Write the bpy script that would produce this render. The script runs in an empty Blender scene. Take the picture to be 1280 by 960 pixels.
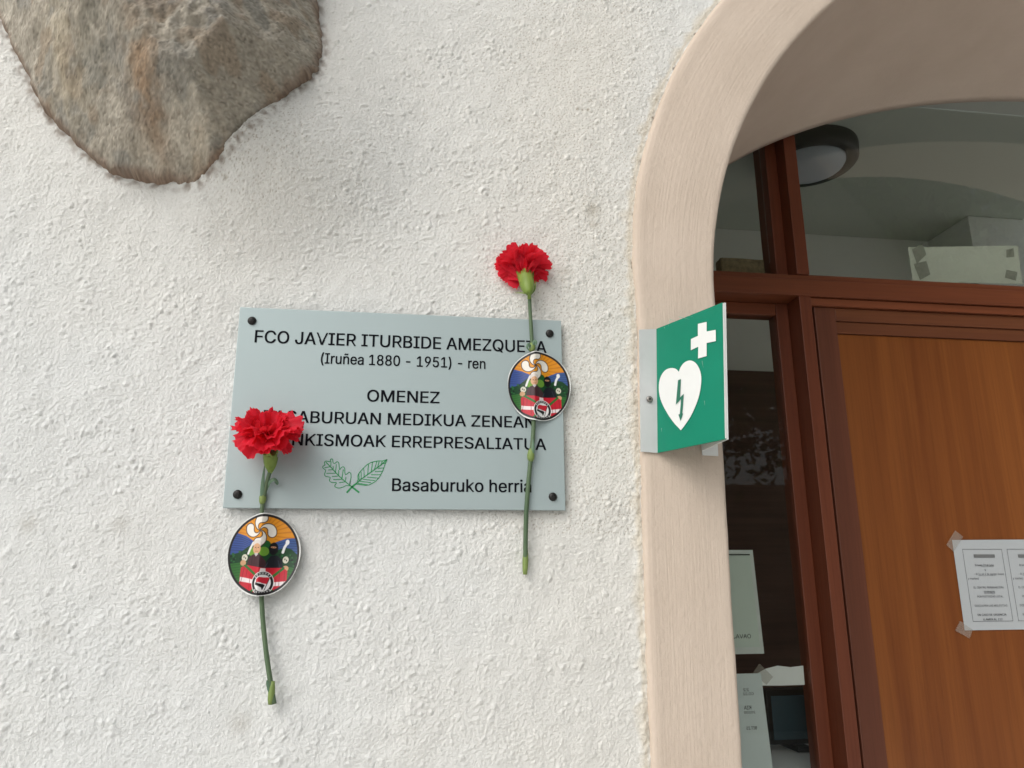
import bpy, bmesh, math, random, os
import numpy as np
from mathutils import Vector, Matrix, Quaternion
from mathutils.geometry import interpolate_bezier, tessellate_polygon

random.seed(7)
rng = np.random.default_rng(11)
S = bpy.context.scene
C = S.collection
Z0 = 1.85                                   # height of the plaque's centre above the ground

# ------------------------------------------------------------------ camera, sky, sun, exposure
FPX, YAW, PIT, ROL = 968.64, -0.1465, 0.2526, -0.0063
CAM = Vector((-0.0023, -0.9313, Z0 - 0.2080))
_cy, _sy, _cp, _sp = math.cos(YAW), math.sin(YAW), math.cos(PIT), math.sin(PIT)
_f = Vector((-_sy * _cp, _cy * _cp, _sp)); _r0 = Vector((_cy, _sy, 0)); _u0 = _r0.cross(_f)
_r = _r0 * math.cos(ROL) + _u0 * math.sin(ROL); _u = _u0 * math.cos(ROL) - _r0 * math.sin(ROL)
cd = bpy.data.cameras.new('camera'); cam = bpy.data.objects.new('camera', cd); C.objects.link(cam)
cam.matrix_world = Matrix(((_r.x, _u.x, -_f.x, CAM.x), (_r.y, _u.y, -_f.y, CAM.y), (_r.z, _u.z, -_f.z, CAM.z), (0, 0, 0, 1)))
cd.sensor_width = 36; cd.lens = FPX / 1280 * 36; cd.clip_start = 0.02; cd.clip_end = 2000
S.camera = cam

W = bpy.data.worlds.new('World'); S.world = W; W.use_nodes = True
SUN_EL, SUN_AZ = math.radians(42), math.radians(222)      # azimuth clockwise from +Y: from the left, in front of the wall
wn = W.node_tree.nodes; wl = W.node_tree.links
sky = wn.new('ShaderNodeTexSky'); sky.sky_type = 'NISHITA'; sky.sun_disc = False
sky.sun_elevation = SUN_EL; sky.sun_rotation = SUN_AZ; sky.air_density = 1.0; sky.dust_density = 4.0; sky.ozone_density = 1.0
hs = wn.new('ShaderNodeHueSaturation'); hs.inputs['Saturation'].default_value = 0.36
wl.new(sky.outputs[0], hs.inputs['Color']); wl.new(hs.outputs[0], wn['Background'].inputs['Color'])
wn['Background'].inputs['Strength'].default_value = 0.15
sd = bpy.data.lights.new('sun', 'SUN'); sun = bpy.data.objects.new('sun', sd); C.objects.link(sun)
sd.energy = 0.70; sd.angle = math.radians(60); sd.color = (1.0, 0.985, 0.965)
_d = Vector((math.sin(SUN_AZ) * math.cos(SUN_EL), math.cos(SUN_AZ) * math.cos(SUN_EL), math.sin(SUN_EL)))
sun.rotation_euler = _d.to_track_quat('Z', 'Y').to_euler(); sun.location = (-4, -8, 12)

S.view_settings.view_transform = 'Standard'; S.view_settings.look = 'None'
S.view_settings.exposure = 0.12; S.view_settings.gamma = 1.0
S.render.engine = 'CYCLES'
S.cycles.use_denoising = True; S.cycles.max_bounces = 8; S.cycles.diffuse_bounces = 5
S.cycles.transparent_max_bounces = 12; S.cycles.caustics_reflective = False; S.cycles.caustics_refractive = False
try: S.cycles.denoising_prefilter = 'ACCURATE'
except Exception: pass

# ------------------------------------------------------------------ helpers
def P(u, v, y):
    """point of the plane at depth y behind pixel (u, v) of the 1280 x 960 photograph"""
    d = _f + _r * ((u - 640) / FPX) - _u * ((v - 480) / FPX)
    return CAM + d * ((y - CAM.y) / d.y)

def link(name, me, mats=(), parent=None):
    o = bpy.data.objects.new(name, me); C.objects.link(o)
    for m in (mats if isinstance(mats, (list, tuple)) else [mats]): me.materials.append(m)
    if parent is not None: o.parent = parent
    return o

def tag(o, label=None, cat=None, group=None, kind=None):
    if label: o['label'] = label
    if cat: o['category'] = cat
    if group: o['group'] = group
    if kind: o['kind'] = kind
    return o

def empty(name, loc=(0, 0, 0), **k):
    o = bpy.data.objects.new(name, None); C.objects.link(o); o.location = loc; o.empty_display_size = 0.05
    return tag(o, **k)

def child(name, bm_or_me, mats, parent, smooth=False, label=None):
    """one mesh, given in world coordinates, under its parent (parents are moved, never turned)"""
    me = bm_or_me
    if isinstance(me, bmesh.types.BMesh):
        m = bpy.data.meshes.new(name); me.to_mesh(m); me.free(); me = m
    off = Vector((0, 0, 0)); p = parent
    while p is not None: off += p.location; p = p.parent
    me.transform(Matrix.Translation(-off))
    if smooth: me.polygons.foreach_set('use_smooth', [True] * len(me.polygons))
    o = link(name, me, mats, parent)
    if label: o['label'] = label
    return o

def np_mesh(name, V, F, smooth=True):
    me = bpy.data.meshes.new(name); V = np.asarray(V, np.float32); F = np.asarray(F, np.int32); k = F.shape[1]
    me.vertices.add(len(V)); me.vertices.foreach_set('co', V.ravel())
    me.loops.add(F.size); me.loops.foreach_set('vertex_index', F.ravel())
    me.polygons.add(len(F)); me.polygons.foreach_set('loop_start', np.arange(0, F.size, k, dtype=np.int32))
    me.update(calc_edges=True)
    me.polygons.foreach_set('use_smooth', np.full(len(F), smooth))
    return me

def set_col(me, col):
    a = me.color_attributes.new('col', 'FLOAT_COLOR', 'POINT')
    c = np.ones((len(me.vertices), 4), np.float32); c[:, :3] = col
    a.data.foreach_set('color', c.ravel())

def grid_faces(nu, nv):
    i = np.arange(nu * nv).reshape(nv, nu)
    return np.stack([i[:-1, :-1], i[:-1, 1:], i[1:, 1:], i[1:, :-1]], -1).reshape(-1, 4)

def band_noise(shape, step, wl_, bw=0.45, seed=0, sx=1.0, sz=1.0):
    """unit-variance noise with features about wl_ metres long"""
    g = np.random.default_rng(seed).standard_normal(shape)
    fy = np.fft.fftfreq(shape[0], step)[:, None] * sz; fx = np.fft.fftfreq(shape[1], step)[None, :] * sx
    f = np.sqrt(fx * fx + fy * fy) + 1e-9
    H = np.exp(-(np.log(f * wl_) ** 2) / (2 * bw * bw))
    n = np.fft.ifft2(np.fft.fft2(g) * H).real
    return n / n.std()

def low_noise(shape, step, wl_, seed=0):
    g = np.random.default_rng(seed).standard_normal(shape)
    fy = np.fft.fftfreq(shape[0], step)[:, None]; fx = np.fft.fftfreq(shape[1], step)[None, :]
    H = 1 / (1 + ((fx * fx + fy * fy) * wl_ * wl_)) ** 1.4
    n = np.fft.ifft2(np.fft.fft2(g) * H).real; n -= n.mean()
    return n / n.std()

def box(bm, x0, x1, y0, y1, z0, z1, bev=0.0):
    r = bmesh.ops.create_cube(bm, size=1.0)
    vs = r['verts']
    for v in vs:
        v.co = Vector((x0 + (v.co.x + .5) * (x1 - x0), y0 + (v.co.y + .5) * (y1 - y0), z0 + (v.co.z + .5) * (z1 - z0)))
    if bev > 0:
        es = list({e for v in vs for e in v.link_edges})
        bmesh.ops.bevel(bm, geom=es, offset=bev, segments=2, affect='EDGES', profile=0.6)
    return bm

def box_bm(*a, **k): return box(bmesh.new(), *a, **k)

def tube(bm, pts, rad, seg=10, cap=True):
    pts = [Vector(p) for p in pts]; n = len(pts)
    if not isinstance(rad, (list, tuple)): rad = [rad] * n
    rings = []; ref = Vector((0.3, -0.9, 0.2))
    for i, p in enumerate(pts):
        t = (pts[min(i + 1, n - 1)] - pts[max(i - 1, 0)]).normalized()
        a = t.cross(ref).normalized() if t.cross(ref).length > 1e-4 else t.orthogonal().normalized()
        b = t.cross(a)
        rings.append([bm.verts.new(p + (a * math.cos(2 * math.pi * k / seg) + b * math.sin(2 * math.pi * k / seg)) * rad[i]) for k in range(seg)])
    for i in range(n - 1):
        for k in range(seg):
            f = bm.faces.new((rings[i][k], rings[i][(k + 1) % seg], rings[i + 1][(k + 1) % seg], rings[i + 1][k])); f.smooth = True
    if cap:
        bm.faces.new(rings[0][::-1]); bm.faces.new(rings[-1])
    return bm

def smooth_path(pts, n=8):
    pts = [Vector(p) for p in pts]; q = [pts[0] * 2 - pts[1]] + pts + [pts[-1] * 2 - pts[-2]]; out = []
    for i in range(1, len(q) - 2):
        a, b, c, d = q[i - 1], q[i], q[i + 1], q[i + 2]
        for k in range(n):
            t = k / n
            out.append(0.5 * ((2 * b) + (c - a) * t + (2 * a - 5 * b + 4 * c - d) * t * t + (3 * b - a - 3 * c + d) * t ** 3))
    out.append(pts[-1]); return out

def srgb(r, g, b):
    f = lambda c: (c / 255 / 12.92) if c / 255 <= 0.04045 else ((c / 255 + 0.055) / 1.055) ** 2.4
    return (f(r), f(g), f(b))

# ------------------------------------------------------------------ materials
class MatB:
    def __init__(s, name, rough=0.6, metal=0.0, spec=0.5):
        s.m = bpy.data.materials.new(name); s.m.use_nodes = True; s.n = s.m.node_tree.nodes; s.l = s.m.node_tree.links
        s.b = s.n['Principled BSDF']; s.b.inputs['Roughness'].default_value = rough; s.b.inputs['Metallic'].default_value = metal
        s.b.inputs['Specular IOR Level'].default_value = spec
    def new(s, t, **k):
        n = s.n.new(t)
        for a, v in k.items(): setattr(n, a, v)
        return n
    def coord(s, kind='Object', scale=(1, 1, 1)):
        c = s.new('ShaderNodeTexCoord'); m = s.new('ShaderNodeMapping'); m.inputs['Scale'].default_value = scale
        s.l.new(c.outputs[kind], m.inputs[0]); return m.outputs[0]
    def noise(s, vec, scale, detail=4, rough=0.55, dist=0.0):
        n = s.new('ShaderNodeTexNoise'); n.inputs['Scale'].default_value = scale; n.inputs['Detail'].default_value = detail
        n.inputs['Roughness'].default_value = rough; n.inputs['Distortion'].default_value = dist
        s.l.new(vec, n.inputs['Vector']); return n.outputs['Fac']
    def ramp(s, fac, stops):
        r = s.new('ShaderNodeValToRGB'); e = r.color_ramp.elements
        while len(e) < len(stops): e.new(0.5)
        for k, (p, c) in enumerate(stops): e[k].position = p; e[k].color = (*c, 1)
        s.l.new(fac, r.inputs[0]); return r.outputs[0]
    def mix(s, fac, a, b, mode='MIX'):
        m = s.new('ShaderNodeMix', data_type='RGBA', blend_type=mode)
        for sock, v in ((0, fac), (6, a), (7, b)):
            if isinstance(v, bpy.types.NodeSocket): s.l.new(v, m.inputs[sock])
            else: m.inputs[sock].default_value = v if sock == 0 else (*v, 1)
        return m.outputs[2]
    def color(s, c):
        if isinstance(c, bpy.types.NodeSocket): s.l.new(c, s.b.inputs['Base Color'])
        else: s.b.inputs['Base Color'].default_value = (*c, 1)
        return s
    def rough(s, c): s.l.new(c, s.b.inputs['Roughness']); return s
    def bump(s, h, dist=0.001, strength=1.0):
        b = s.new('ShaderNodeBump'); b.inputs['Distance'].default_value = dist; b.inputs['Strength'].default_value = strength
        s.l.new(h, b.inputs['Height']); s.l.new(b.outputs[0], s.b.inputs['Normal']); return s

def flat(name, c, rough=0.6, metal=0.0, spec=0.5, var=0.06, scale=40):
    """a plain paint or plastic with slight mottling"""
    m = MatB(name, rough, metal, spec); n = m.noise(m.coord('Object'), scale, 5)
    m.color(m.ramp(n, [(0.3, tuple(x * (1 - var) for x in c)), (0.7, tuple(min(1, x * (1 + var)) for x in c))]))
    return m.m

def attr_mat(name, rough=0.85, spec=0.3, bumps=(), extra=None):
    m = MatB(name, rough, 0, spec); a = m.new('ShaderNodeVertexColor', layer_name='col'); col = a.outputs[0]
    if extra: col = extra(m, col)
    m.color(col)
    if bumps:
        h = None
        for sc, w in bumps:
            n = m.noise(m.coord('Object'), sc, 3); mu = m.new('ShaderNodeMath', operation='MULTIPLY'); mu.inputs[1].default_value = w
            m.l.new(n, mu.inputs[0])
            if h is None: h = mu.outputs[0]
            else:
                ad = m.new('ShaderNodeMath', operation='ADD'); m.l.new(h, ad.inputs[0]); m.l.new(mu.outputs[0], ad.inputs[1]); h = ad.outputs[0]
        m.bump(h, 0.001)
    return m.m

M = {}
M['plaster'] = attr_mat('white_roughcast', 0.9, 0.25, bumps=((950, 1.0), (420, 1.1)))
M['stone'] = attr_mat('weathered_stone', 0.9, 0.25, bumps=((900, 0.9), (300, 0.9)))
M['print'] = attr_mat('glossy_sticker_print', 0.38, 0.4)

def coarse_plaster():
    m = MatB('white_roughcast_wide', 0.9, 0, 0.25); v = m.coord('Object')
    n = m.noise(v, 110, 4); m.color(m.ramp(n, [(0.25, (0.60, 0.59, 0.54)), (0.6, (0.72, 0.715, 0.67))])); m.bump(n, 0.006); return m.m
M['plaster_wide'] = coarse_plaster()

def band_paint():
    m = MatB('beige_masonry_paint', 0.75, 0, 0.3)
    uv = m.coord('UV', (1, 1, 1))
    st = m.coord('UV', (330, 9, 1)); n1 = m.noise(st, 1.0, 4, 0.6, 0.6)
    v = m.coord('Object'); n2 = m.noise(v, 9, 5); n3 = m.noise(v, 130, 3); n4 = m.noise(v, 26, 6, 0.7)
    c = m.ramp(n2, [(0.3, (0.57, 0.478, 0.39)), (0.7, (0.625, 0.53, 0.44))])
    c = m.mix(m.ramp(n1, [(0.35, (0, 0, 0)), (0.8, (0.10,) * 3)]), c, (0.50, 0.39, 0.30))
    c = m.mix(m.ramp(n4, [(0.70, (0, 0, 0)), (0.80, (0.45,) * 3)]), c, (0.40, 0.32, 0.24))
    m.color(c)
    a = m.new('ShaderNodeMath', operation='MULTIPLY_ADD'); m.l.new(n3, a.inputs[0]); a.inputs[1].default_value = 1.3; m.l.new(n1, a.inputs[2])
    m.bump(a.outputs[0], 0.0012, 0.6); return m.m
M['band'] = band_paint()

def wood(name, dark, light, axis='z', rough=0.42, fine=1.0, spec=0.45):
    m = MatB(name, rough, 0, spec)
    sc = {'z': (26, 26, 1.0), 'x': (1.0, 26, 26)}[axis]; sf = {'z': (220, 220, 4), 'x': (4, 220, 220)}[axis]
    n1 = m.noise(m.coord('Object', sc), 0.8, 5, 0.55, 0.8); n2 = m.noise(m.coord('Object', sf), 1.0, 3, 0.6)
    c = m.ramp(n1, [(0.28, dark), (0.5, tuple((a + b) / 2 for a, b in zip(dark, light))), (0.72, light)])
    c = m.mix(m.ramp(n2, [(0.45, (0, 0, 0)), (0.8, (0.42 * fine,) * 3)]), c, tuple(x * 0.55 for x in dark))
    m.color(c); m.bump(n2, 0.0004, 0.6); return m.m
M['frame_v'] = wood('red_brown_joinery', (0.13, 0.034, 0.015), (0.18, 0.050, 0.022), 'z')
M['frame_h'] = wood('red_brown_rail', (0.15, 0.042, 0.017), (0.21, 0.062, 0.025), 'x')
M['stile'] = wood('brown_door_stile', (0.105, 0.034, 0.018), (0.145, 0.048, 0.025), 'z')
M['rail'] = wood('brown_door_rail', (0.13, 0.042, 0.018), (0.17, 0.058, 0.024), 'x')
M['panel'] = wood('orange_brown_door_panel', (0.170, 0.050, 0.013), (0.265, 0.088, 0.021), 'z', 0.34, 0.9)
M['inner_wood'] = wood('dark_interior_boards', (0.075, 0.034, 0.022), (0.13, 0.06, 0.038), 'x', 0.6)

def glass(name='window_glass', refl=0.40):
    m = MatB(name); m.n.remove(m.b)
    fr = m.new('ShaderNodeFresnel'); fr.inputs['IOR'].default_value = 1.5
    mu = m.new('ShaderNodeMath', operation='MULTIPLY'); mu.inputs[1].default_value = refl; mu.use_clamp = True
    m.l.new(fr.outputs[0], mu.inputs[0])
    t = m.new('ShaderNodeBsdfTransparent'); t.inputs[0].default_value = (0.95, 0.97, 0.95, 1)
    g = m.new('ShaderNodeBsdfGlossy'); g.inputs['Roughness'].default_value = 0.01; g.inputs['Color'].default_value = (0.95, 0.97, 0.95, 1)
    mx = m.new('ShaderNodeMixShader'); m.l.new(mu.outputs[0], mx.inputs[0]); m.l.new(t.outputs[0], mx.inputs[1]); m.l.new(g.outputs[0], mx.inputs[2])
    m.l.new(mx.outputs[0], m.n['Material Output'].inputs[0]); return m.m
M['glass'] = glass(); M['glass_top'] = glass('fanlight_glass', 0.20)

def plaque_metal():
    m = MatB('brushed_grey_aluminium', 0.5, 0.35, 0.5)
    n = m.noise(m.coord('Object', (2, 1, 260)), 3, 3); n2 = m.noise(m.coord('Object'), 14, 5)
    c = m.ramp(n, [(0.3, (0.385, 0.465, 0.470)), (0.7, (0.390, 0.470, 0.475))]); c = m.mix(m.ramp(n2, [(0.45, (0, 0, 0)), (0.75, (0.12,) * 3)]), c, (0.33, 0.38, 0.39))
    m.color(c); return m.m
M['plaque'] = plaque_metal()
M['ink'] = flat('black_engraved_paint', (0.006, 0.007, 0.010), 0.8, 0, 0.1)
M['leaf_ink'] = flat('green_engraved_paint', (0.015, 0.26, 0.075), 0.5)
M['screw'] = flat('black_screw', (0.02, 0.019, 0.018), 0.4, 0.5)
M['recess'] = flat('screw_recess', (0.006, 0.006, 0.006), 0.7)
M['steel_screw'] = flat('dull_steel', (0.25, 0.24, 0.22), 0.4, 0.8)

def petal():
    m = MatB('red_petal', 0.55, 0, 0.25); v = m.coord('Object')
    c = m.ramp(m.noise(v, 70, 4), [(0.3, (0.66, 0.010, 0.034)), (0.7, (0.80, 0.026, 0.056))]); m.color(c)
    t = m.new('ShaderNodeBsdfTranslucent'); t.inputs[0].default_value = (0.90, 0.04, 0.06, 1)
    mx = m.new('ShaderNodeMixShader'); mx.inputs[0].default_value = 0.42
    m.l.new(m.b.outputs[0], mx.inputs[1]); m.l.new(t.outputs[0], mx.inputs[2]); m.l.new(mx.outputs[0], m.n['Material Output'].inputs[0]); return m.m
M['petal'] = petal()
def green(name, a, b, scale=60):
    m = MatB(name, 0.5, 0, 0.4); m.color(m.ramp(m.noise(m.coord('Object', (1, 1, .3)), scale, 4), [(0.3, a), (0.7, b)])); return m.m
M['stem'] = green('carnation_stem', (0.065, 0.115, 0.060), (0.115, 0.170, 0.090))
M['node'] = green('stem_node_pale', (0.15, 0.22, 0.06), (0.23, 0.31, 0.09))
M['calyx'] = green('green_calyx', (0.13, 0.21, 0.035), (0.24, 0.33, 0.065))
M['leafblade'] = green('blue_green_blade', (0.08, 0.155, 0.095), (0.14, 0.235, 0.15))
M['sign_green'] = flat('sign_green', (0.003, 0.21, 0.125), 0.4, 0, 0.3, 0.05, 18)
M['sign_white'] = flat('sign_white', (0.76, 0.78, 0.76), 0.4, 0, 0.5, 0.02)
M['sign_alu'] = flat('sign_metal', (0.62, 0.64, 0.64), 0.45, 0.25, 0.5, 0.04)
M['paper'] = flat('shade_greyed_paper', (0.45, 0.485, 0.50), 0.85, 0, 0.2, 0.02, 8)  # white notice paper, greyed so its colour carries the doorway's shade
M['paper_warm'] = flat('yellowed_paper', (0.62, 0.64, 0.56), 0.85, 0, 0.2, 0.03, 10)
M['print_ink'] = flat('printer_ink', (0.03, 0.03, 0.033), 0.8)
M['print_grey'] = flat('faint_ink', (0.16, 0.17, 0.17), 0.8)
def tape():
    m = MatB('clear_tape', 0.25, 0, 0.5); m.b.inputs['Base Color'].default_value = (0.5, 0.46, 0.40, 1)
    m.b.inputs['Alpha'].default_value = 0.32; return m.m
M['tape'] = tape()
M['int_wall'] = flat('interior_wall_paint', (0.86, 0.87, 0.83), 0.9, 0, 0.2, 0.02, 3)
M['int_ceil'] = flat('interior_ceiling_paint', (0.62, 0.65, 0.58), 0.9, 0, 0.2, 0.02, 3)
M['int_floor'] = flat('interior_floor_tile', (0.80, 0.79, 0.76), 0.4, 0, 0.4, 0.08, 6)
M['black_plastic'] = flat('black_plastic', (0.012, 0.012, 0.012), 0.5)
M['opal'] = flat('opal_diffuser', (0.50, 0.55, 0.62), 0.5, 0, 0.5, 0.02)
M['brownblock'] = flat('rough_brown_block', (0.24, 0.19, 0.12), 0.95, 0, 0.2, 0.3, 90)
M['counter'] = flat('white_counter', (0.80, 0.82, 0.82), 0.35, 0, 0.5, 0.02)
M['screen'] = flat('dark_blue_screen', (0.07, 0.12, 0.15), 0.2, 0, 0.5, 0.1, 5)
M['roof'] = flat('roof_tiles', (0.28, 0.12, 0.07), 0.85, 0, 0.3, 0.2, 8)

# ------------------------------------------------------------------ ground and street
def ground():
    m = MatB('grey_paving', 0.85, 0, 0.3); v = m.coord('Object'); n = m.noise(v, 3, 6); n2 = m.noise(v, 70, 4)
    c = m.ramp(n, [(0.3, (0.64, 0.63, 0.60)), (0.7, (0.72, 0.71, 0.68))]); c = m.mix(m.ramp(n2, [(0.4, (0, 0, 0)), (0.7, (0.35,) * 3)]), c, (0.52, 0.51, 0.49))
    m.color(c); m.bump(n2, 0.004)
    bm = bmesh.new(); bmesh.ops.create_grid(bm, x_segments=8, y_segments=8, size=150)
    me = bpy.data.meshes.new('ground'); bm.to_mesh(me); bm.free(); o = link('ground', me, m.m); tag(o, kind='structure')
ground()

# ------------------------------------------------------------------ building
building = empty('building', (1.5, 0.0, 0.0), label='white roughcast house front with a beige arched doorway', cat='building')

XC = 1.4998                                           # axis of the arched doorway
A_IN = (1.086, Z0 + 0.16, 0.818)                      # rx, springing, rz of the arch edge in the front face
A_OUT = (1.197, Z0 + 0.21, 0.8857)                    # outer edge of the beige band
A_BACK = (1.086, Z0 + 0.26, 0.5837)                   # the flatter arch at the inside end of the reveal
Y_BAND, Y_WALL, Y_BACK = 0.002, 0.010, 0.42

def arch_x(z, A):                                     # left edge at height z (nan above the crown)
    rx, zc, rz = A
    q = np.clip(1 - np.clip((z - zc) / rz, 0, None) ** 2, 0, None)
    x = XC - rx * np.sqrt(q)
    return x + lean(z)

def lean(z): return -0.010 * np.clip((Z0 + 0.15 - z) / 0.6, 0, 3.0)

def arch_line(A, n1=110, n2=150):
    rx, zc, rz = A; pts = []
    for k in range(n1): z = zc * k / n1; pts.append((XC - rx, z))
    for k in range(n2 + 1):
        a = math.pi * k / n2; pts.append((XC - rx * math.cos(a), zc + rz * math.sin(a)))
    for k in range(n1): z = zc * (n1 - 1 - k) / n1; pts.append((XC + rx, z))
    p = np.array(pts); s = np.where(p[:, 0] < XC, 1.0, -1.0); p[:, 0] += s * lean(p[:, 1]) * (np.abs(p[:, 0] - XC) > 0.9)
    return p

def build_arch():
    Lo, Li, Lb = arch_line(A_OUT), arch_line(A_IN), arch_line(A_BACK)
    rows = []; us = []
    r = np.random.default_rng(3)
    def add(L, y, u): rows.append(np.c_[L[:, 0], np.full(len(L), y) if np.isscalar(y) else y, L[:, 1]]); us.append(u)
    wig = np.convolve(r.standard_normal(len(Lo) + 8), np.ones(5) / 5, 'same')[4:-4] * 0.0016
    def lerp(a, b, t): return a * (1 - t) + b * t
    add(lerp(Lo, Li, -0.03), 0.045, -.02)
    add(lerp(Lo, Li, -0.0) + wig[:, None] * [[1, 0]], 0.010, 0.0); add(lerp(Lo, Li, 0.02) + wig[:, None] * [[1, 0]], 0.0045, .004)
    for t in np.linspace(0.05, 0.94, 14): add(lerp(Lo, Li, t), Y_BAND + 0.0004 * np.sin(t * 9) , t * 0.111)
    wi = np.convolve(r.standard_normal(len(Lo) + 12), np.ones(7) / 7, 'same')[6:-6] * 0.0012
    w2 = np.stack([wi, wi * 0], 1)
    add(lerp(Lo, Li, 0.975) + w2, Y_BAND + 0.0009, .108); add(lerp(Lo, Li, 0.993) + w2, Y_BAND + 0.0035, .110); add(Li + w2, Y_BAND + 0.0085, .113)
    for t in np.linspace(0.05, 1.0, 26): add(lerp(Li + w2 * (1 - t), Lb, t), 0.0105 + (Y_BACK - 0.0105) * t, .113 + t * .42)
    add(lerp(Lb, Lb + (Lb - np.array([[XC, Z0 - .4]])) * 0.03, 1), Y_BACK + 0.0006, .54)
    add(Lb + (Lb - np.array([[XC, Z0 - .4]])) * 0.35, Y_BACK + 0.002, .6)
    V = np.concatenate(rows); n = len(Lo); me = np_mesh('arch_surround', V, grid_faces(n, len(rows)))
    s = np.r_[0, np.cumsum(np.hypot(*np.diff(Li, axis=0).T))]
    UVv = np.stack([np.repeat(us, n), np.tile(s, len(rows))], 1)
    uv = me.uv_layers.new(name='UVMap'); li = np.zeros(len(me.loops), np.int32); me.loops.foreach_get('vertex_index', li)
    uv.data.foreach_set('uv', UVv[li].astype(np.float32).ravel())
    child('arch_surround', me, M['band'], building, True, label='beige painted arch band and reveal of the doorway')
build_arch()

# stone outline (in pixels of the photograph, brought onto the wall)
ST_PX = [(-70, -330), (-50, -120), (0, 20), (22, 70), (52, 132), (92, 175), (138, 211), (190, 219), (242, 223), (266, 204), (303, 168), (352, 118), (393, 76), (401, 45), (392, 0), (395, -120), (380, -330)]
ST_Y = [-.008] * 6 + [-.010, -.016, -.028, -.042, -.050, -.042, -.036, -.032, -.028, -.03, -.03]       # how far out the render reaches at each corner
ST = np.array([[P(u, v, y)[0], P(u, v, y)[2]] for (u, v), y in zip(ST_PX, ST_Y)])

def poly_dist(X, Z, poly):
    """signed distance to a polygon, positive inside"""
    d = np.full(X.shape, 1e9); ins = np.zeros(X.shape, bool); n = len(poly)
    for i in range(n):
        (ax, az), (bx, bz) = poly[i], poly[(i + 1) % n]
        ex, ez = bx - ax, bz - az; t = np.clip(((X - ax) * ex + (Z - az) * ez) / (ex * ex + ez * ez), 0, 1)
        d = np.minimum(d, (X - ax - t * ex) ** 2 + (Z - az - t * ez) ** 2)
        c = ((az > Z) != (bz > Z)) & (X < ex * (Z - az) / (ez if abs(ez) > 1e-12 else 1e-12) + ax); ins ^= c
    d = np.sqrt(d); return np.where(ins, d, -d)

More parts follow.
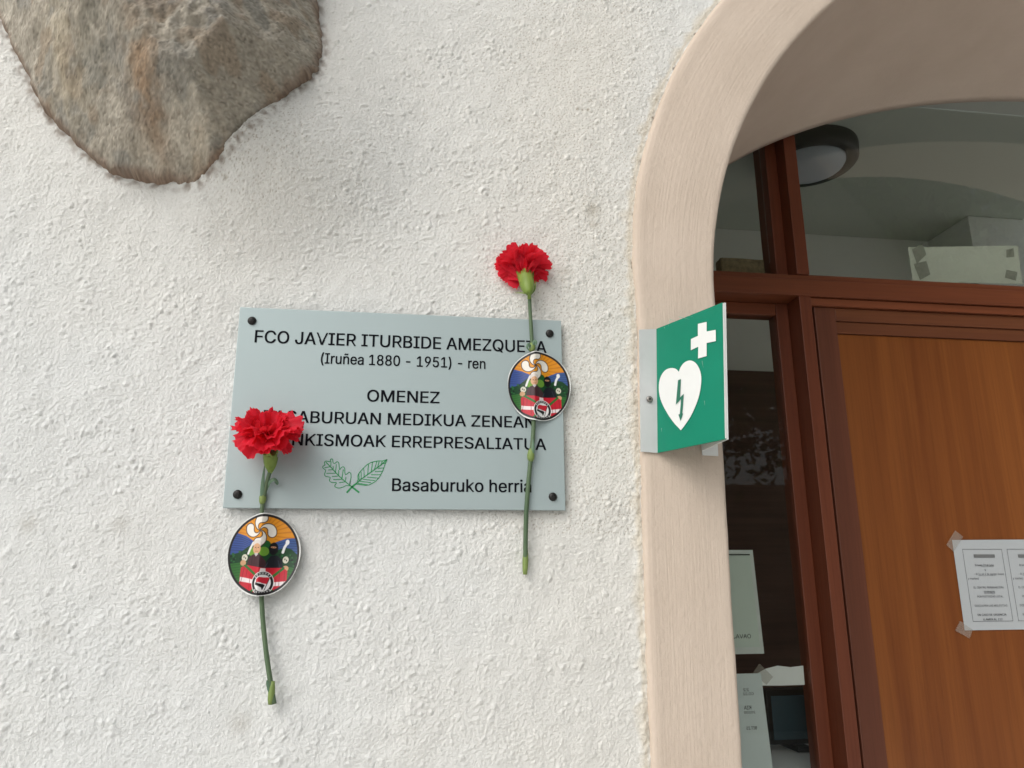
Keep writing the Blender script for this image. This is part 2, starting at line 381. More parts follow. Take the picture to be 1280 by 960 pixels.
def build_wall():
    st = 0.0014; x0, x1, z0, z1 = -0.90, 0.80, Z0 - 0.74, Z0 + 1.00
    xs = np.arange(x0, x1 + 1e-6, st); zs = np.arange(z0, z1 + 1e-6, st); nx, nz = len(xs), len(zs)
    X, Z = np.meshgrid(xs, zs); sh = X.shape
    # thrown plaster: blobs of two sizes over slow waves
    n1 = band_noise(sh, st, 0.0085, 0.6, 1); n2 = band_noise(sh, st, 0.0056, 0.5, 2); n5 = band_noise(sh, st, 0.0042, 0.4, 9)
    n3 = low_noise(sh, st, 0.12, 3); n4 = band_noise(sh, st, 0.045, 0.5, 4); n6 = band_noise(sh, st, 0.016, 0.5, 6)
    dens = np.clip(0.95 + 0.22 * low_noise(sh, st, 0.10, 5), 0.4, 1.4)
    drop = np.maximum(np.clip(n1 - 0.55, 0, 1.9) * 0.35, np.clip(n6 - 1.0, 0, 1.8) * 0.45)
    clus = 0.62 + 0.22 * low_noise(sh, st, 0.03, 55); g_skip = np.random.default_rng(5).random(4096)
    # single thrown drops: lopsided little mounds of every size, dragged sideways below the stone
    g = np.random.default_rng(77); ND = 68000; R = 6; jj, ii = np.mgrid[-R:R + 1, -R:R + 1]
    px = g.integers(R, nx - R, ND); pz = g.integers(R, nz - R, ND); ra = (0.0012 + 0.0030 * g.random(ND) ** 2.4) / st; el = g.uniform(.55, 1.0, ND); th = g.uniform(0, math.pi, ND)
    sx_, sz_ = ST[9][0] + .10, ST[9][1] - .02; drag = np.exp(-(((xs[px] - sx_) / .20) ** 2 + ((zs[pz] - sz_) / .12) ** 2)) > g.random(ND) * 1.1
    th = np.where(drag, g.normal(.25, .18, ND), th); el = np.where(drag, el * .5, el); ra = np.where(drag, ra * 1.35, ra)
    hh = g.uniform(.35, 1.0, ND) * np.clip(ra * st / 0.0026, .45, 1.4); ox = g.uniform(-.5, .5, ND); oz = g.uniform(-.5, .5, ND); ct, sn = np.cos(th), np.sin(th)
    for k in range(ND):
        if g_skip[k % 4096] > clus[pz[k], px[k]]: continue
        u = (ii - ox[k]) * ct[k] + (jj - oz[k]) * sn[k]; v = ((jj - oz[k]) * ct[k] - (ii - ox[k]) * sn[k]) / el[k]
        q = 1 - (u * u + v * v) / (ra[k] * ra[k]); sl = (slice(pz[k] - R, pz[k] + R + 1), slice(px[k] - R, px[k] + R + 1))
        np.maximum(drop[sl], np.clip(q, 0, 1) ** .7 * hh[k] * 1.15, out=drop[sl])
    h = dens * 0.00125 * drop + 0.00016 * n2 + 0.00015 * n5 + 0.00022 * n4 + 0.00040 * n3
    blob = np.tanh(1.3 * (drop - 0.45))
    # swelling of the render round the corbel stone, mostly to the right and below
    ds = -poly_dist(X, Z, ST); cx, cz = ST[8][0] - 0.06, ST[8][1] + 0.10
    ang = np.arctan2(Z - cz, X - cx)                                            # 0 = right, -pi/2 = below
    wgt = 0.08 + 0.92 * np.exp(-((ang + 0.36) / 0.70) ** 2)
    dd = np.clip(ds, 0, None)
    rw = 0.045 + 0.135 * wgt; tt = (1 - dd / rw) * 9; skirt = 0.068 * wgt * np.where(tt > 30, tt, np.log1p(np.exp(np.clip(tt, -30, 30)))) / 9     # a straight fall from the stone's edge, meeting the wall in a soft crease
    h += skirt
    h *= 1.0
    h -= np.clip(-ds - 0.004, 0, 0.02) * 3.0                                     # falls back behind the stone
    # ragged lip against the beige band
    xo = arch_x(Z, A_OUT); above = Z > A_OUT[1] + A_OUT[2]
    rx, zc, rz = A_OUT
    ell = (1 - np.sqrt(((X - XC) / rx) ** 2 + (np.clip(Z - zc, 0, None) / rz) ** 2)) * rx * 0.92
    de = np.where(Z < zc, X - xo, ell)                                           # >0 inside the band
    lipn = 0.45 + 0.35 * band_noise(sh, st, 0.07, 1.0, 8) + 0.25 * (Z < Z0 + .1)
    h += 0.0022 * np.exp(-((de + 0.004) / 0.007) ** 2) * np.clip(lipn, 0, 1.2) * (0.35 + .65 * (1 - np.clip((Z - Z0 - .05) / .25, 0, 1)))
    h = np.where(de > 0.002, h - (de - 0.002) * 1.5, h)
    Y = Y_WALL - h
    # colour: white lime paint, greyed and browned pits, cream near the band, some stains
    tex = blob * 0.75 + n5 * 0.22
    warm = np.clip(0.30 + 0.10 * low_noise(sh, st, 0.35, 12) + 0.8 * np.exp(-(((X - 0.24) / 0.16) ** 2)) * 1.0 + 0.35 * np.exp(-(dd / 0.2) ** 2), 0, 1.2)
    A = np.array([0.765, 0.79, 0.785]); B = np.array([0.765, 0.745, 0.68])
    wob = 0.008 * low_noise(sh, st, 0.05, 13)
    col = A[None, None] * (1 - 0.65 * warm[..., None]) + B[None, None] * (0.65 * warm[..., None])
    col *= (1 + wob[..., None])
    dirtm = np.clip(0.03 + 1.3 * np.exp(-((X - 0.24) / 0.13) ** 2) * (Z > Z0 - 0.15) + 0.8 * np.exp(-(dd / 0.16) ** 2) * wgt + 0.22 * low_noise(sh, st, 0.25, 14) * .5, 0.015, 1.2)
    dragm = np.exp(-(((X - sx_) / .22) ** 2 + ((Z - sz_) / .13) ** 2))
    pit = np.clip(band_noise(sh, st, 0.0040, .4, 72) - 1.15, 0, 1.2) * np.clip(1.2 - drop * 2.5, 0, 1) * 1.1
    pit = pit * (1 - .5 * dragm) + np.clip(band_noise(sh, st, 0.0060, .45, 73, sx=.42, sz=1.35) - 1.1, 0, 1.2) * dragm * .8
    dk = np.clip(pit * dirtm, 0, 0.62)[..., None]
    col = col * (1 - dk) + np.array([0.27, 0.21, 0.14]) * dk
    for (u, v, r_, k) in [(740, 262, .011, .55), (742, 280, .007, .45), (290, 242, .003, .8), (704, 340, .012, .3), (150, 655, .010, .22), (35, 655, .010, .35), (58, 790, .014, .16), (300, 905, .012, .3), (690, 560, .02, .2), (655, 655, .012, .22), (44, 98, .005, 1.1), (50, 113, .006, 1.2), (57, 130, .006, 1.2), (66, 148, .005, 1.0), (98, 182, .006, .8), (118, 200, .006, .8), (352, 122, .005, .9), (340, 112, .004, .7), (364, 108, .004, .8), (306, 172, .005, .6), (398, 66, .005, .8), (722, 136, .002, 1.3), (728, 137, .0016, 1.3), (735, 137, .002, 1.3), (707, 629, .003, .8)]:
        p = P(u, v, 0.01); g = np.exp(-(((X - p.x) ** 2 + (Z - p.z) ** 2) / r_ ** 2)) * np.clip(0.55 - 0.5 * tex, 0, 1.2) * k
        g = np.clip(g, 0, .8)[..., None]; col = col * (1 - g) + np.array([0.25, 0.20, 0.12]) * g
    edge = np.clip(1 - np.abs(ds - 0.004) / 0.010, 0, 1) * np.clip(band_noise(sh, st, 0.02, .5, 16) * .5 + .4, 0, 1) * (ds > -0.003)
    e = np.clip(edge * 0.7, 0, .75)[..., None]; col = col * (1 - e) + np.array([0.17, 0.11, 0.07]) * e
    rim = np.clip(1 - np.abs(de + 0.004) / np.maximum(0.004, 0.009 + 0.004 * n4), 0, 1)[..., None] * 0.6
    col = col * (1 - rim) + np.array([0.66, 0.58, 0.44]) * rim
    crk = (np.exp(-((de + 0.0005) / 0.0022) ** 2) * np.clip(band_noise(sh, st, 0.06, 1.0, 17) - 0.7, 0, 1) * (Z > Z0 + .15))[..., None]
    crk = np.clip(crk, 0, .7); col = col * (1 - crk) + np.array([0.14, 0.10, 0.06]) * crk
    V = np.stack([X, Y, Z], -1).reshape(-1, 3); F = grid_faces(nx, nz)[:, ::1]
    keep = (de.reshape(-1) < 0.014); Fk = F[keep[F].any(1)]
    used = np.zeros(len(V), bool); used[Fk.ravel()] = True; idx = np.cumsum(used) - 1
    me = np_mesh('plaster_wall', V[used], idx[Fk]); set_col(me, col.reshape(-1, 3)[used])
    w = child('plaster_wall', me, M['plaster'], building, True, label='white roughcast wall with lumpy thrown plaster')
    # the rest of the facade round that stretch, same render, coarser
    bm = bmesh.new(); g = 0.0115
    def quad(a, b, c_, d_, n=6):
        bm.faces.new([bm.verts.new((x, g, z)) for x, z in (a, b, c_, d_)])
    XL, XR, ZT = -3.6, 6.2, 5.4
    quad((XL, 0), (x0 + .002, 0), (x0 + .002, ZT), (XL, ZT)); quad((x0 + .002, 0), (XC - 1.197 - .036, 0), (XC - 1.197 - .027, z0 + .002), (x0 + .002, z0 + .002))
    quad((x0 + .002, z1 - .002), (x1, z1 - .002), (x1, ZT), (x0 + .002, ZT))
    pr = [(x1 - .003, A_OUT[1] + A_OUT[2] * math.sqrt(1 - ((x1 - .003 - XC) / rx) ** 2) - .01)]
    for k in range(41):
        a = math.pi * k / 40; x = XC - (rx - .012) * math.cos(a); z = A_OUT[1] + (rz - .012) * math.sin(a)
        if x > x1: pr.append((x, z))
    for a, b in zip(pr[:-1], pr[1:]): quad(a, b, (b[0], ZT), (a[0], ZT))
    quad((pr[-1][0], 0), (3.5, 0), (3.5, ZT), (pr[-1][0], ZT))
    child('outer_plaster', bm, M['plaster_wide'], building)
    return w
build_wall()

def build_stone():
    st = 0.002; lo, hi = ST.min(0) - 0.03, ST.max(0) + 0.03
    xs = np.arange(lo[0], hi[0], st); zs = np.arange(lo[1], hi[1], st); X, Z = np.meshgrid(xs, zs); sh = X.shape
    d = poly_dist(X, Z, ST) + 0.004 + 0.0012 * low_noise(sh, st, 0.02, 20)
    def plane(i, j, slope, h0, cap=9):
        (ax, az), (bx, bz) = ST[i], ST[j]; ex, ez = bx - ax, bz - az; L = math.hypot(ex, ez)
        return h0 + slope * ((X - ax) * (-ez) + (Z - az) * ex) / L
    f = [plane(6, 8, 1.3, 0.016), plane(4, 6, 1.15, 0.006), plane(2, 4, 1.25, 0.004), plane(0, 2, 1.3, 0.004),
         plane(8, 10, 1.2, 0.074), plane(10, 12, 1.6, 0.036), plane(12, 14, 1.6, 0.018), plane(14, 16, 1.1, 0.03)]
    zb = ST[8][1]
    f.append(0.082 + 0.42 * (Z - zb) + 0.16 * (X - ST[6][0]))                      # big underside slope
    f.append(0.138 + 0.16 * (Z - zb) - 0.20 * (X - ST[6][0]))                      # front face
    f.append((hi[1] - 0.04 - Z) * 2.0)
    k = 0.0013; h = 0.024 - k * np.log(sum(np.exp(-np.clip(q, -.3, .6) / k) for q in f))
    n = low_noise(sh, st, 0.05, 21); n2 = band_noise(sh, st, 0.016, .5, 22); n3 = band_noise(sh, st, 0.006, .4, 23)
    rid = np.abs(band_noise(sh, st, 0.05, .4, 24)); chip = low_noise(sh, st, 0.02, 25)
    h = h + 0.0010 * n + 0.00040 * n2 + 0.00030 * n3 - 0.0022 * np.exp(-(rid / 0.045) ** 2) * np.clip(n + .3, 0, 1) + 0.0013 * np.floor(low_noise(sh, st, 0.035, 26) * 1.1) + 0.0006 * np.floor(chip * 1.5)
    h -= np.clip(0.004 - d, 0, 1) * 7.0
    Y = 0.030 - h - 0.012
    # colour patches
    c1 = np.array([0.41, 0.375, 0.31]); c2 = np.array([0.30, 0.29, 0.255]); c3 = np.array([0.34, 0.275, 0.205]); c4 = np.array([0.53, 0.49, 0.41])
    def sm(a, lo_, hi_): t = np.clip((a - lo_) / (hi_ - lo_), 0, 1); return (t * t * (3 - 2 * t))[..., None]
    col = np.broadcast_to(c1, sh + (3,)).copy(); t = sm(low_noise(sh, st, 0.045, 31), 0.0, 1.1); col = col * (1 - t) + c4 * t
    t = sm(low_noise(sh, st, 0.06, 32), 0.3, 1.0) * 0.8; col = col * (1 - t) + c2 * t
    t = sm(low_noise(sh, st, 0.05, 33), 0.5, 1.3) * 0.75; col = col * (1 - t) + c3 * t
    def spot(u, v, ru, rv, c_, k_):
        nonlocal col
        p = P(u, v, -0.11); g = np.exp(-((X - p.x) / ru) ** 2 - ((Z - p.z) / rv) ** 2) * np.clip(0.8 + 0.4 * low_noise(sh, st, 0.02, int(u)), 0, 1.2) * k_
        g = np.clip(g, 0, .9)[..., None]; col = col * (1 - g) + np.array(c_) * g
    spot(120, 40, .035, .05, (0.27, 0.255, 0.21), .8); spot(232, 22, .045, .035, (0.26, 0.245, 0.22), .8); spot(178, 95, .022, .05, (0.36, 0.25, 0.16), .7); spot(180, 130, .016, .035, (0.38, 0.26, 0.17), .5)
    spot(240, 130, .02, .045, (0.52, 0.45, 0.35), .6); spot(60, 40, .03, .08, (0.50, 0.43, 0.31), .5)
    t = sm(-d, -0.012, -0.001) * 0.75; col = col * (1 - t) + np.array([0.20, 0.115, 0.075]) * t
    cr = np.exp(-(rid / 0.05) ** 2)[..., None] * 0.30; col = col * (1 - cr) + np.array([0.10, 0.07, 0.045]) * cr
    sp = sm(band_noise(sh, st, 0.007, .5, 35), 0.9, 2.2) * 0.3; col = col * (1 - sp) + np.array([0.40, 0.35, 0.28]) * sp
    sp = sm(band_noise(sh, st, 0.009, .5, 36), 1.3, 2.6) * 0.45; col = col * (1 - sp) + np.array([0.09, 0.06, 0.04]) * sp
    col = np.clip(col * (0.93 + 0.075 * band_noise(sh, st, 0.0045, .5, 38) + 0.11 * rng.standard_normal(sh))[..., None], .01, .9)
    V = np.stack([X, Y, Z], -1).reshape(-1, 3); F = grid_faces(X.shape[1], X.shape[0]); keep = (d.reshape(-1) > -0.009); Fk = F[keep[F].all(1)]
    used = np.zeros(len(V), bool); used[Fk.ravel()] = True; idx = np.cumsum(used) - 1
    me = np_mesh('corbel_stone', V[used], idx[Fk]); set_col(me, col.reshape(-1, 3)[used])
    child('corbel_stone', me, M['stone'], building, True, label='rough grey brown stone jutting out of the white wall')
build_stone()

# ------------------------------------------------------------------ joinery of the doorway (coordinates in metres)
YF, YS, YG = 0.440, 0.486, 0.496                      # front of mullions, front of the recessed sash, glass
RAIL0, RAIL1 = Z0 + 0.352, Z0 + 0.3995
def part(name, mats, parent, *boxes, bev=0.0015, label=None):
    bm = bmesh.new()
    for b in boxes: box(bm, *b, bev=bev)
    return child(name, bm, mats, parent, False, label)
ML, MR = 0.7865, 0.8125                               # left mullion
frame = part('door_frame', M['frame_h'], building, (MR + .0005, 2 * XC - MR - .0005, YF + .003, YF + .085, Z0 + .3345, Z0 + .3505), label='red brown wooden frame round the door and sidelights')
for x0, x1 in ((ML, MR), (2 * XC - MR, 2 * XC - ML)): part('mullion', M['frame_v'], frame, (x0, x1, YF, YF + .09, 0, Z0 + 0.353))
for x0, x1 in ((0.36, 0.425), (2 * XC - .425, 2 * XC - .36)): part('jamb_post', M['frame_v'], frame, (x0, x1, YS + .005, YF + .09, 0, RAIL0))
part('transom_rail', M['frame_h'], frame, (0.36, 2 * XC - .36, YF - .003, YF + .09, RAIL0, RAIL1 - .012), (0.36, 2 * XC - .36, YF + .004, YF + .088, RAIL1 - .011, RAIL1), bev=0.002)
# fanlight above the rail
fan = empty('fanlight'); fan.parent = building; fan.location = (0, 0, 0); fan['label'] = 'glazed fanlight with red brown glazing bars under the arch'
for x0, x1 in ((ML + .002, MR + .003), (2 * XC - MR, 2 * XC - ML)): part('glazing_bar', M['frame_v'], fan, (x0, x1, YF, YF + .09, RAIL1 + .0005, Z0 + .84))
part('glazing_stop', M['frame_v'], fan, (0.7625, ML + .001, YS - .012, YF + .088, RAIL1 + .0005, Z0 + .80))
part('glazing_bead', M['frame_h'], fan, (MR + .004, 2 * XC - MR - .001, YS - .016, YS + .02, RAIL1 + .0008, RAIL1 + .013))
def pane(name, parent, x0, x1, z0, z1, y=YG, label=None):
    return child(name, box_bm(x0, x1, y, y + .004, z0, z1), M['glass_top' if parent is fan else 'glass'], parent, False, label)
pane('glass_pane', fan, MR + .004, 2 * XC - MR - .001, RAIL1 + .002, Z0 + .86)
pane('glass_pane', fan, 0.40, 0.762, RAIL1 + .002, Z0 + .86)
# sidelight left of the door (and its twin on the far side)
def sidelight(x0, x1, door_side_right):
    a, b = (x1 - .027, x1) if door_side_right else (x0, x0 + .027)
    s = part('sidelight', M['frame_v'], building, (a, b, YS, YS + .035, 0.25, RAIL0 - .0005), label='tall glazed sidelight in a red brown sash' if door_side_right else None)
    x0g, x1g = (x0, a) if door_side_right else (b, x1)
    part('sash_rail', M['frame_h'], s, (x0g, x1g - .0005, YS + .001, YS + .035, Z0 + .326, RAIL0 - .001))
    part('sash_rail', M['frame_h'], s, (x0g, x1g - .0005, YS + .001, YS + .035, 0.05, 0.25))
    pane('glass_pane', s, x0g, x1g, 0.25, Z0 + .3262)
    return s
sidelight(0.42, ML - .0005, True); sidelight(2 * XC - ML + .0005, 2 * XC - .42, False)
# door leaf: stiles, rails, moulding and flat panel
def leaf(x0, x1, hinge_left):
    zt = Z0 + .3335
    sw = .0455
    l = part('door_leaf', M['panel'], building, (x0 + sw + .0004, x1 - sw - .0004, YF + .019, YF + .045, 0.2105, Z0 + .2805), label='orange brown panelled wooden door leaf with darker stiles' if hinge_left else None)
    for a_, b_ in ((x0, x0 + sw), (x1 - sw, x1)): part('stile', M['stile'], l, (a_, b_, YF + .010, YF + .055, 0.01, zt))
    part('top_rail', M['rail'], l, (x0 + sw + .0003, x1 - sw - .0003, YF + .0103, YF + .055, Z0 + .306, zt - .0003))
    part('moulding', M['rail'], l, (x0 + sw + .0003, x1 - sw - .0003, YF + .0145, YF + .054, Z0 + .281, Z0 + .3055))
    part('bottom_rail', M['rail'], l, (x0 + sw + .0003, x1 - sw - .0003, YF + .0103, YF + .055, 0.011, 0.21))
    return l
L1 = leaf(0.8225, XC - .0015, True); L2 = leaf(XC + .0015, 2 * XC - .8225, False)
def lever(parent, x):
    bm = bmesh.new(); box(bm, x - .018, x + .018, YF + .004, YF + .0095, 0.93, 1.13, bev=.002); tube(bm, [(x, YF + .006, 1.06), (x, YF - .045, 1.06), (x - .02, YF - .05, 1.06), (x - .11, YF - .05, 1.058)], .008)
    child('handle', bm, M['steel_screw'], parent)
lever(L2, XC + .06)

# interior seen through the glass
ZC = Z0 + 1.08; YB = 1.60; XI0, XI1 = -0.4, 6.5  # room's unseen right end is added and unroofed to brighten the interior
def room():
    part('interior_wall', M['int_wall'], building, (XI0, 1.95, YB, YB + .1, 0, ZC), bev=0, label='pale grey inside wall seen through the fanlight')
    part('interior_wall', M['int_wall'], building, (1.9505, 2.8, YB, YB + .1, 2.25, ZC), bev=0)  # gap below and beyond is an added opening for daylight
    part('interior_wall', M['int_wall'], building, (XI0 - .1, XI0 - .0005, .46, YB + .1, 0, ZC), bev=0)
    part('interior_wall', M['int_wall'], building, (XI1, XI1 + .1, .46, YB + .1, 0, .6), bev=0)  # low end wall of the added open-topped part
    part('bulkhead', M['int_wall'], building, (2.02, 2.8, 1.38, YB - .0005, 2.3, ZC - .0005), label='boxed corner high on the inside wall')
    part('interior_ceiling', M['int_ceil'], building, (XI0 - .1, 2.25, .46, YB + .1, ZC + .001, ZC + .12), label='dim grey green ceiling seen through the fanlight')  # stops short where the room is opened to the sky for light
    bm = bmesh.new(); box(bm, 1.02, 1.34, .80, 1.00, ZC - .012, ZC + .0005, bev=.003)
    child('ceiling_hatch', bm, M['int_ceil'], building)
    part('interior_floor', M['int_floor'], building, (XI0 - .1, XI1 + .1, .45, YB + .1, 0.004, .012))  # kept pale and run far right under open sky to bounce light in
    part('wooden_lining', M['inner_wood'], building, (XI0, 1.945, YB - .03, YB - .001, .012, Z0 + .52), label='dark brown boarding on the inside wall')
    # solid wall behind the facade skin, keeps daylight out of the room
    bm = bmesh.new(); box(bm, -3.6, .30, .05, .45, 0, 5.4); box(bm, 2.70, 3.5, .05, .45, 0, 5.4); box(bm, .301, 2.69, .05, .45, Z0 + 1.12, 5.4)
    child('wall_core', bm, M['int_wall'], building)
    box_ = bmesh.new(); box(box_, -3.7, 2.25, -.35, 4.2, 5.4, 5.56); child('roof', box_, M['roof'], building)  # ends early to leave the added sky opening clear
room()

def ceiling_lamp():
    c = Vector((1.205, 1.03, ZC)); t = empty('ceiling_lamp', c, label='round black rimmed ceiling lamp with a pale dome behind the fanlight', cat='ceiling lamp')
    def lathe(pr, seg=48):
        bm = bmesh.new(); rs = []
        for r, z in pr: rs.append([bm.verts.new((c.x + r * math.cos(2 * math.pi * k / seg), c.y + r * math.sin(2 * math.pi * k / seg), c.z + z)) for k in range(seg)])
        for a, b in zip(rs[:-1], rs[1:]):
            for k in range(seg): bm.faces.new((a[k], a[(k + 1) % seg], b[(k + 1) % seg], b[k]))
        bm.faces.new(rs[-1]); bmesh.ops.recalc_face_normals(bm, faces=bm.faces); return bm
    child('rim', lathe([(.140, 0), (.143, -.02), (.141, -.055), (.135, -.062), (.109, -.060), (.105, -.045)]), M['black_plastic'], t, True)
    child('dome', lathe([(.105, -.047), (.104, -.060), (.096, -.072), (.075, -.083), (.042, -.089), (.012, -.091)]), M['opal'], t, True)
ceiling_lamp()

# ------------------------------------------------------------------ lettering
def load_font():
    try:
        p = os.path.join(bpy.utils.resource_path('LOCAL'), 'datafiles', 'fonts', 'Inter.woff2')
        if os.path.exists(p): return bpy.data.fonts.load(p)
    except Exception: pass
    return None
FONT = load_font()
def outlines(txt, res):
    """closed outlines of a line of text, as lists of (x, y)"""
    cu = bpy.data.curves.new('lettering', 'FONT'); cu.body = txt; cu.size = 1.0
    if FONT: cu.font = FONT
    o = bpy.data.objects.new('lettering_tmp', cu); C.objects.link(o)
    for q in bpy.context.selected_objects: q.select_set(False)
    bpy.context.view_layer.objects.active = o; o.select_set(True); bpy.ops.object.convert(target='CURVE'); o = bpy.context.view_layer.objects.active
    polys = []
    for sp in o.data.splines:
        b = sp.bezier_points; pts = []; n = len(b)
        for i in range(n):
            p, q = b[i], b[(i + 1) % n]
            if (p.co - q.co).length > 1e-6: pts += [(v.x, v.y) for v in interpolate_bezier(p.co, p.handle_right, q.handle_left, q.co, res + 1)[:-1]]
        keep = []; m = len(pts)
        for i in range(m):
            ux, uy = pts[i][0] - pts[i - 1][0], pts[i][1] - pts[i - 1][1]; vx, vy = pts[(i + 1) % m][0] - pts[i][0], pts[(i + 1) % m][1] - pts[i][1]
            l = math.hypot(ux, uy) * math.hypot(vx, vy)
            if l > 1e-12 and abs(ux * vy - uy * vx) / l > 0.004: keep.append(pts[i])
        if len(keep) > 2: polys.append(keep)
    bpy.data.objects.remove(o); return polys

def fill_nonzero(polys):
    """overlapping outlines filled as one shape: trapezoids between the levels where edges begin, end or cross"""
    E_ = []
    for p in polys:
        for i in range(len(p)):
            (x0, y0), (x1, y1) = p[i - 1], p[i]
            if abs(y1 - y0) > 1e-7: E_.append((x0, y0, x1, y1, 1) if y0 < y1 else (x1, y1, x0, y0, -1))
    lv = {round(e[1], 6) for e in E_} | {round(e[3], 6) for e in E_}
    for i in range(len(E_)):
        for j in range(i):
            a, b = E_[i], E_[j]; lo, hi = max(a[1], b[1]), min(a[3], b[3])
            if hi - lo < 1e-6: continue
            f = lambda e, y: e[0] + (e[2] - e[0]) * (y - e[1]) / (e[3] - e[1])
            d0, d1 = f(a, lo) - f(b, lo), f(a, hi) - f(b, hi)
            if d0 * d1 < 0: lv.add(round(lo + (hi - lo) * d0 / (d0 - d1), 6))
    lv = sorted(lv); quads = []
    for y0, y1 in zip(lv[:-1], lv[1:]):
        if y1 - y0 < 2e-6: continue
        ym = (y0 + y1) / 2; act = []
        for e in E_:
            if e[1] < ym < e[3]:
                k = (e[2] - e[0]) / (e[3] - e[1]); act.append((e[0] + k * (ym - e[1]), e[0] + k * (y0 - e[1]), e[0] + k * (y1 - e[1]), e[4]))
        act.sort(); w = 0
        for n, q in enumerate(act):
            if w == 0: st = q
            w += q[3]
            if w == 0 and q[0] - st[0] > 1e-6: quads.append(((st[1], y0), (q[1], y0), (q[2], y1), (st[2], y1)))
    return quads

CAPU = None
def text_mesh(s, x0, x1, zb, cap, y, mirror=False, bold=0.0, res=3):
    """s written along +x from x0 to x1, baseline zb, capital height cap, on the plane y"""
    global CAPU
    if CAPU is None: CAPU = max(v[1] for p in outlines('H', 1) for v in p)
    pol = outlines(s, res); lo = min(v[0] for p in pol for v in p); hi = max(v[0] for p in pol for v in p)
    bb = sorted((min(v[0] for v in p), max(v[0] for v in p), k) for k, p in enumerate(pol)); groups = []; end = -9
    for a, b, k in bb:
        if a > end: groups.append([])
        groups[-1].append(pol[k]); end = max(end, b)
    V, F = [], []
    for g in groups:
        for q in fill_nonzero(g):
            F.append(range(len(V), len(V) + 4)); V += q
    V = np.array(V); X = (V[:, 0] - lo) / (hi - lo)
    if bold: 
        mid = V.reshape(-1, 4, 2)[:, :, 0].mean(1).repeat(4); X += np.sign(V[:, 0] - mid) * bold / (hi - lo)
    if mirror: X = 1 - X
    return np_mesh('lettering', np.c_[x0 + X * (x1 - x0), np.full(len(V), y), zb + V[:, 1] / CAPU * cap], np.array([list(f) for f in F]), False)
def join_meshes(mes):
    bm = bmesh.new()
    for m in mes: bm.from_mesh(m); bpy.data.meshes.remove(m)
    return bm

# ------------------------------------------------------------------ plaque
def ribbon(bm, pts, w, y):
    pts = [Vector(p) for p in pts]; L = []
    for i, p in enumerate(pts):
        t = (pts[min(i + 1, len(pts) - 1)] - pts[max(i - 1, 0)]); t.y = 0; t.normalize(); n = Vector((-t.z, 0, t.x)) * (w / 2)
        L.append((bm.verts.new((p.x + n.x, y, p.z + n.z)), bm.verts.new((p.x - n.x, y, p.z - n.z))))
    for a, b in zip(L[:-1], L[1:]): bm.faces.new((a[0], b[0], b[1], a[1]))

def screw(parent, p, r=0.0052, mat='screw', proud=.0034, name='screw'):
    bm = bmesh.new(); seg = 20; rs = []
    for rr, yy in ((1.0, 0), (1.0, -.25), (.9, -.62), (.7, -.88), (.42, -1.0), (.12, -1.02)):
        rs.append([bm.verts.new((p.x + rr * r * math.cos(2 * math.pi * k / seg), p.y + yy * proud, p.z + rr * r * math.sin(2 * math.pi * k / seg))) for k in range(seg)])
    for a, b in zip(rs[:-1], rs[1:]):
        for k in range(seg): bm.faces.new((a[k], b[k], b[(k + 1) % seg], a[(k + 1) % seg]))
    bm.faces.new(rs[-1]); bmesh.ops.recalc_face_normals(bm, faces=bm.faces)
    s = child(name, bm, M[mat], parent, True)
    bm = bmesh.new(); a = random.uniform(.2, 1.2)
    for k in range(2):
        b = box_bm(-r * .5, r * .5, -proud * 1.10, -proud * .9, -r * .09, r * .09)
        bmesh.ops.rotate(b, verts=b.verts, cent=(0, 0, 0), matrix=Matrix.Rotation(a + k * math.pi / 2, 3, 'Y'))
        if k: bmesh.ops.translate(b, verts=b.verts, vec=(0, -.0001, 0))
        m_ = bpy.data.meshes.new('t'); b.to_mesh(m_); b.free(); bm.from_mesh(m_); bpy.data.meshes.remove(m_)
    bmesh.ops.translate(bm, verts=bm.verts, vec=p); child('cross_slot', bm, M['recess'], s)
    return s

